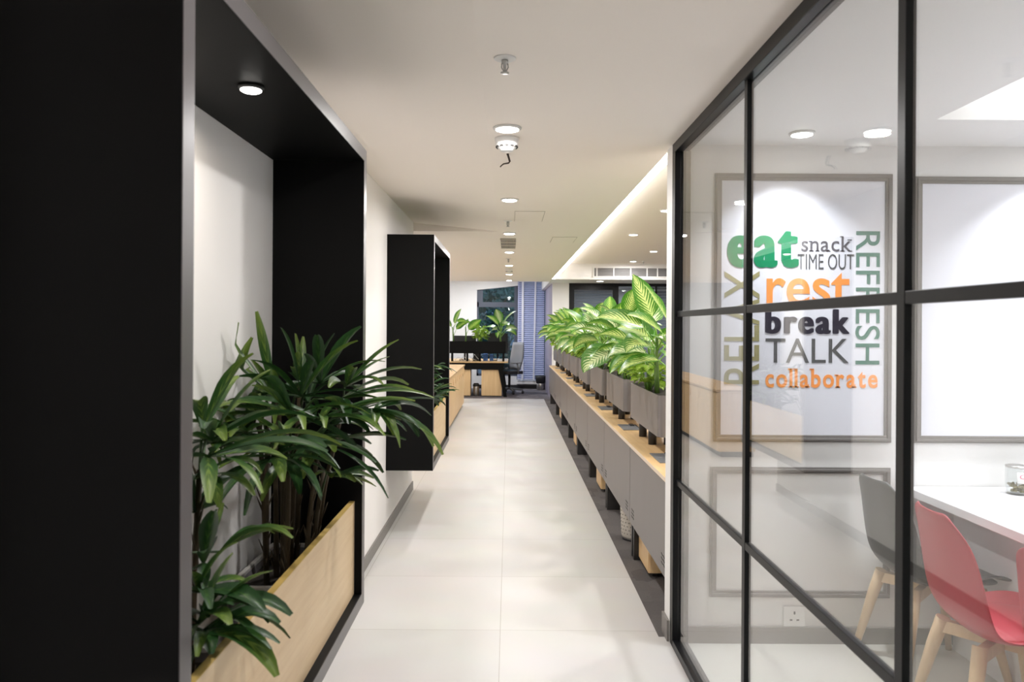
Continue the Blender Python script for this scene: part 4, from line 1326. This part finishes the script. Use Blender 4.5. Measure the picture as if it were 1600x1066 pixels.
pl = thing('desk_planter', 'long black planter box raised over the front of the far desk', 'planter box', (-0.66, 16.42, 0.75), 0)
m = MB().box(-0.60, 0.60, -0.12, -0.115, 0.17, 0.425).box(-0.60, 0.60, 0.115, 0.12, 0.17, 0.425).box(-0.60, -0.595, -0.115, 0.115, 0.17, 0.425).box(0.595, 0.60, -0.115, 0.115, 0.17, 0.425).box(-0.595, 0.595, -0.115, 0.115, 0.17, 0.18)
m.build('box', M['black'], pl, 0.002)
MB().box(-0.594, 0.594, -0.1145, 0.1145, 0.37, 0.39).build('soil', M['soil'], pl)
for x in (-0.54, -0.22, 0.05, 0.55):
    MB().box(x - 0.022, x + 0.022, -0.09, -0.05, 0.0, 0.17).build('leg', M['black'], pl)
sz = 0.75 + 0.39
dumb_cane('dumb cane in the far desk planter, partly behind the farther black box', (-1.18, 16.42, sz), [(0, 45, 0.36, 0.085, 1.4, 2, -0.9), (160, 50, 0.32, 0.08, 0.8, 2, 0.9), (30, 70, 0.36, 0.08, 0.9, 0, -1.1), (330, 12, 0.34, 0.08, 1.5, 2, -0.6)], 0.34, 201, 'plants on the far desk planter')
dumb_cane('single leafed dumb cane seedling with a bare stem on the far desk planter', (-0.92, 16.42, sz), [(345, 42, 0.36, 0.100, 0.4, 2, -1.15), (70, 40, 0.10, 0.02, 0.4, 2)], 0.34, 202, 'plants on the far desk planter')
pothos('bushy lime plant in the middle of the far desk planter', (-0.60, 16.42, sz - 0.01), 203, 0.19, 110, 0.42, 'plants on the far desk planter', 0.10)
dumb_cane('full dumb cane at the right end of the far desk planter', (-0.17, 16.42, sz), 10, 0.28, 206, 'plants on the far desk planter', scale=1.25)

def monitor(x, y, wd, h, label):
    t = thing('monitor', label, 'monitor', (x, y, 0.75))
    MB().box(-wd / 2, wd / 2, 0, 0.03, 0.16, 0.16 + h).build('screen', M['dark_pl'], t, 0.004)
    MB().box(-0.02, 0.02, 0.03, 0.06, 0.01, 0.30).build('stand', M['dark_pl'], t)
    MB().box(-0.12, 0.12, -0.06, 0.12, 0.0, 0.012).build('base', M['dark_pl'], t)
monitor(-0.96, 16.80, 0.50, 0.38, 'black monitor behind the far planter, near the black box')
monitor(-0.24, 16.86, 0.44, 0.44, 'black monitor behind the full dumb cane on the far desk')
t = thing('paper_stack', 'loose white papers on the right end of the far desk', 'paper', (-0.13, 16.55, 0.75))
MB().box(-0.11, 0.11, -0.14, 0.14, 0, 0.05).build('sheets', M['table'], t)
tag(MB().box(-0.05, 0.05, -0.06, 0.06, 0, 0.15).build('small_carton', M['blue_box'], None, 0.002, (-0.50, 16.66, 0.75)), 'blue carton standing on the far desk under the planter', 'box')
tag(MB().box(-0.04, 0.04, -0.05, 0.05, 0, 0.14).build('small_carton', M['blue_box'], None, 0.002, (-0.37, 16.66, 0.75)), 'smaller blue carton right of the first, nearer the desk leg', 'box')
cb = MB()
rnd = random.Random(5)
for k in range(4):
    x = -1.15 + 0.12 * k
    cb.tube([(x, 16.52, 0.757), (x + 0.05, 16.55, 0.83 + 0.02 * k), (x + 0.13, 16.5, 0.80), (x + 0.22, 16.54, 0.757)], 0.006, 6)
tag(cb.build('cable_tangle', M['cable']), 'tangle of white cables on the far desk below the planter', 'cable')
tag(MB().box(-0.075, 0.075, -0.03, 0.03, 0, 0.165).build('desk_phone_block', M['dark_pl'], None, 0.003, (-0.69, 16.60, 0.75)), 'black upright device under the middle of the far planter', 'device')

# office chair
oc = thing('office_chair', 'grey mesh office chair turned sideways behind the far desk', 'chair', (0.02, 17.12, 0), R(215))
rows = []
for i in range(9):
    tt = i / 8
    z = 0.52 + tt * 0.62
    x = -0.20 - 0.10 * tt ** 1.5 - 0.03 * math.sin(PI * tt)
    hw = 0.20 + 0.04 * math.sin(PI * tt)
    rows.append([(x + 0.05 * abs(u) ** 2, hw * u, z) for u in (-1, -0.66, -0.33, 0, 0.33, 0.66, 1)])
o = MB().grid(rows, uv=False).build('backrest', M['office_mesh'], oc)
sd = o.modifiers.new('thick', 'SOLIDIFY'); sd.thickness = 0.03
MB().prism([(x, y, 0.44) for x, y in rounded_rect(0.24, 0.24, 0.08)], (0, 0, 0.07)).build('seat', M['dark_pl'], oc, 0.01)
for s in (-1, 1):
    MB().tube([(-0.05, 0.26 * s, 0.45), (-0.03, 0.29 * s, 0.60), (0.0, 0.29 * s, 0.68)], 0.016, 8).box(-0.12, 0.14, 0.29 * s - 0.035, 0.29 * s + 0.035, 0.68, 0.705).build('armrest', M['grey_pl'], oc)
MB().tube([(0, 0, 0.10), (0, 0, 0.44)], 0.028, 12).build('gas_column', M['dark_pl'], oc)
m = MB()
for k in range(5):
    a = 2 * PI * k / 5
    m.tube([(0, 0, 0.12), (0.30 * math.cos(a), 0.30 * math.sin(a), 0.085)], [0.028, 0.018], 8)
m.build('star_base', M['grey_pl'], oc)
for k in range(5):
    a = 2 * PI * k / 5
    c = Vector((0.30 * math.cos(a), 0.30 * math.sin(a), 0.03)); s = Vector((-math.sin(a), math.cos(a), 0))
    MB().tube([c - s * 0.02, c + s * 0.02], 0.03, 12).tube([c + Vector((0, 0, 0.01)), c + Vector((0, 0, 0.06))], 0.008, 6).build('caster', M['dark_pl'], oc)

# far bin
bn = thing('waste_bin', 'steel bin with a black liner on the carpet under the blue grey blind', 'bin', (0.76, 18.16, 0))
MB().lathe([(0.085, 0.0), (0.09, 0.004), (0.10, 0.24), (0.003, 0.242)], seg=24).build('body', M['steel'], bn)
MB().lathe([(0.104, 0.16), (0.125, 0.26), (0.135, 0.33), (0.11, 0.345), (0.05, 0.33), (0.003, 0.30)], seg=18).build('liner', M['dark_pl'], bn)
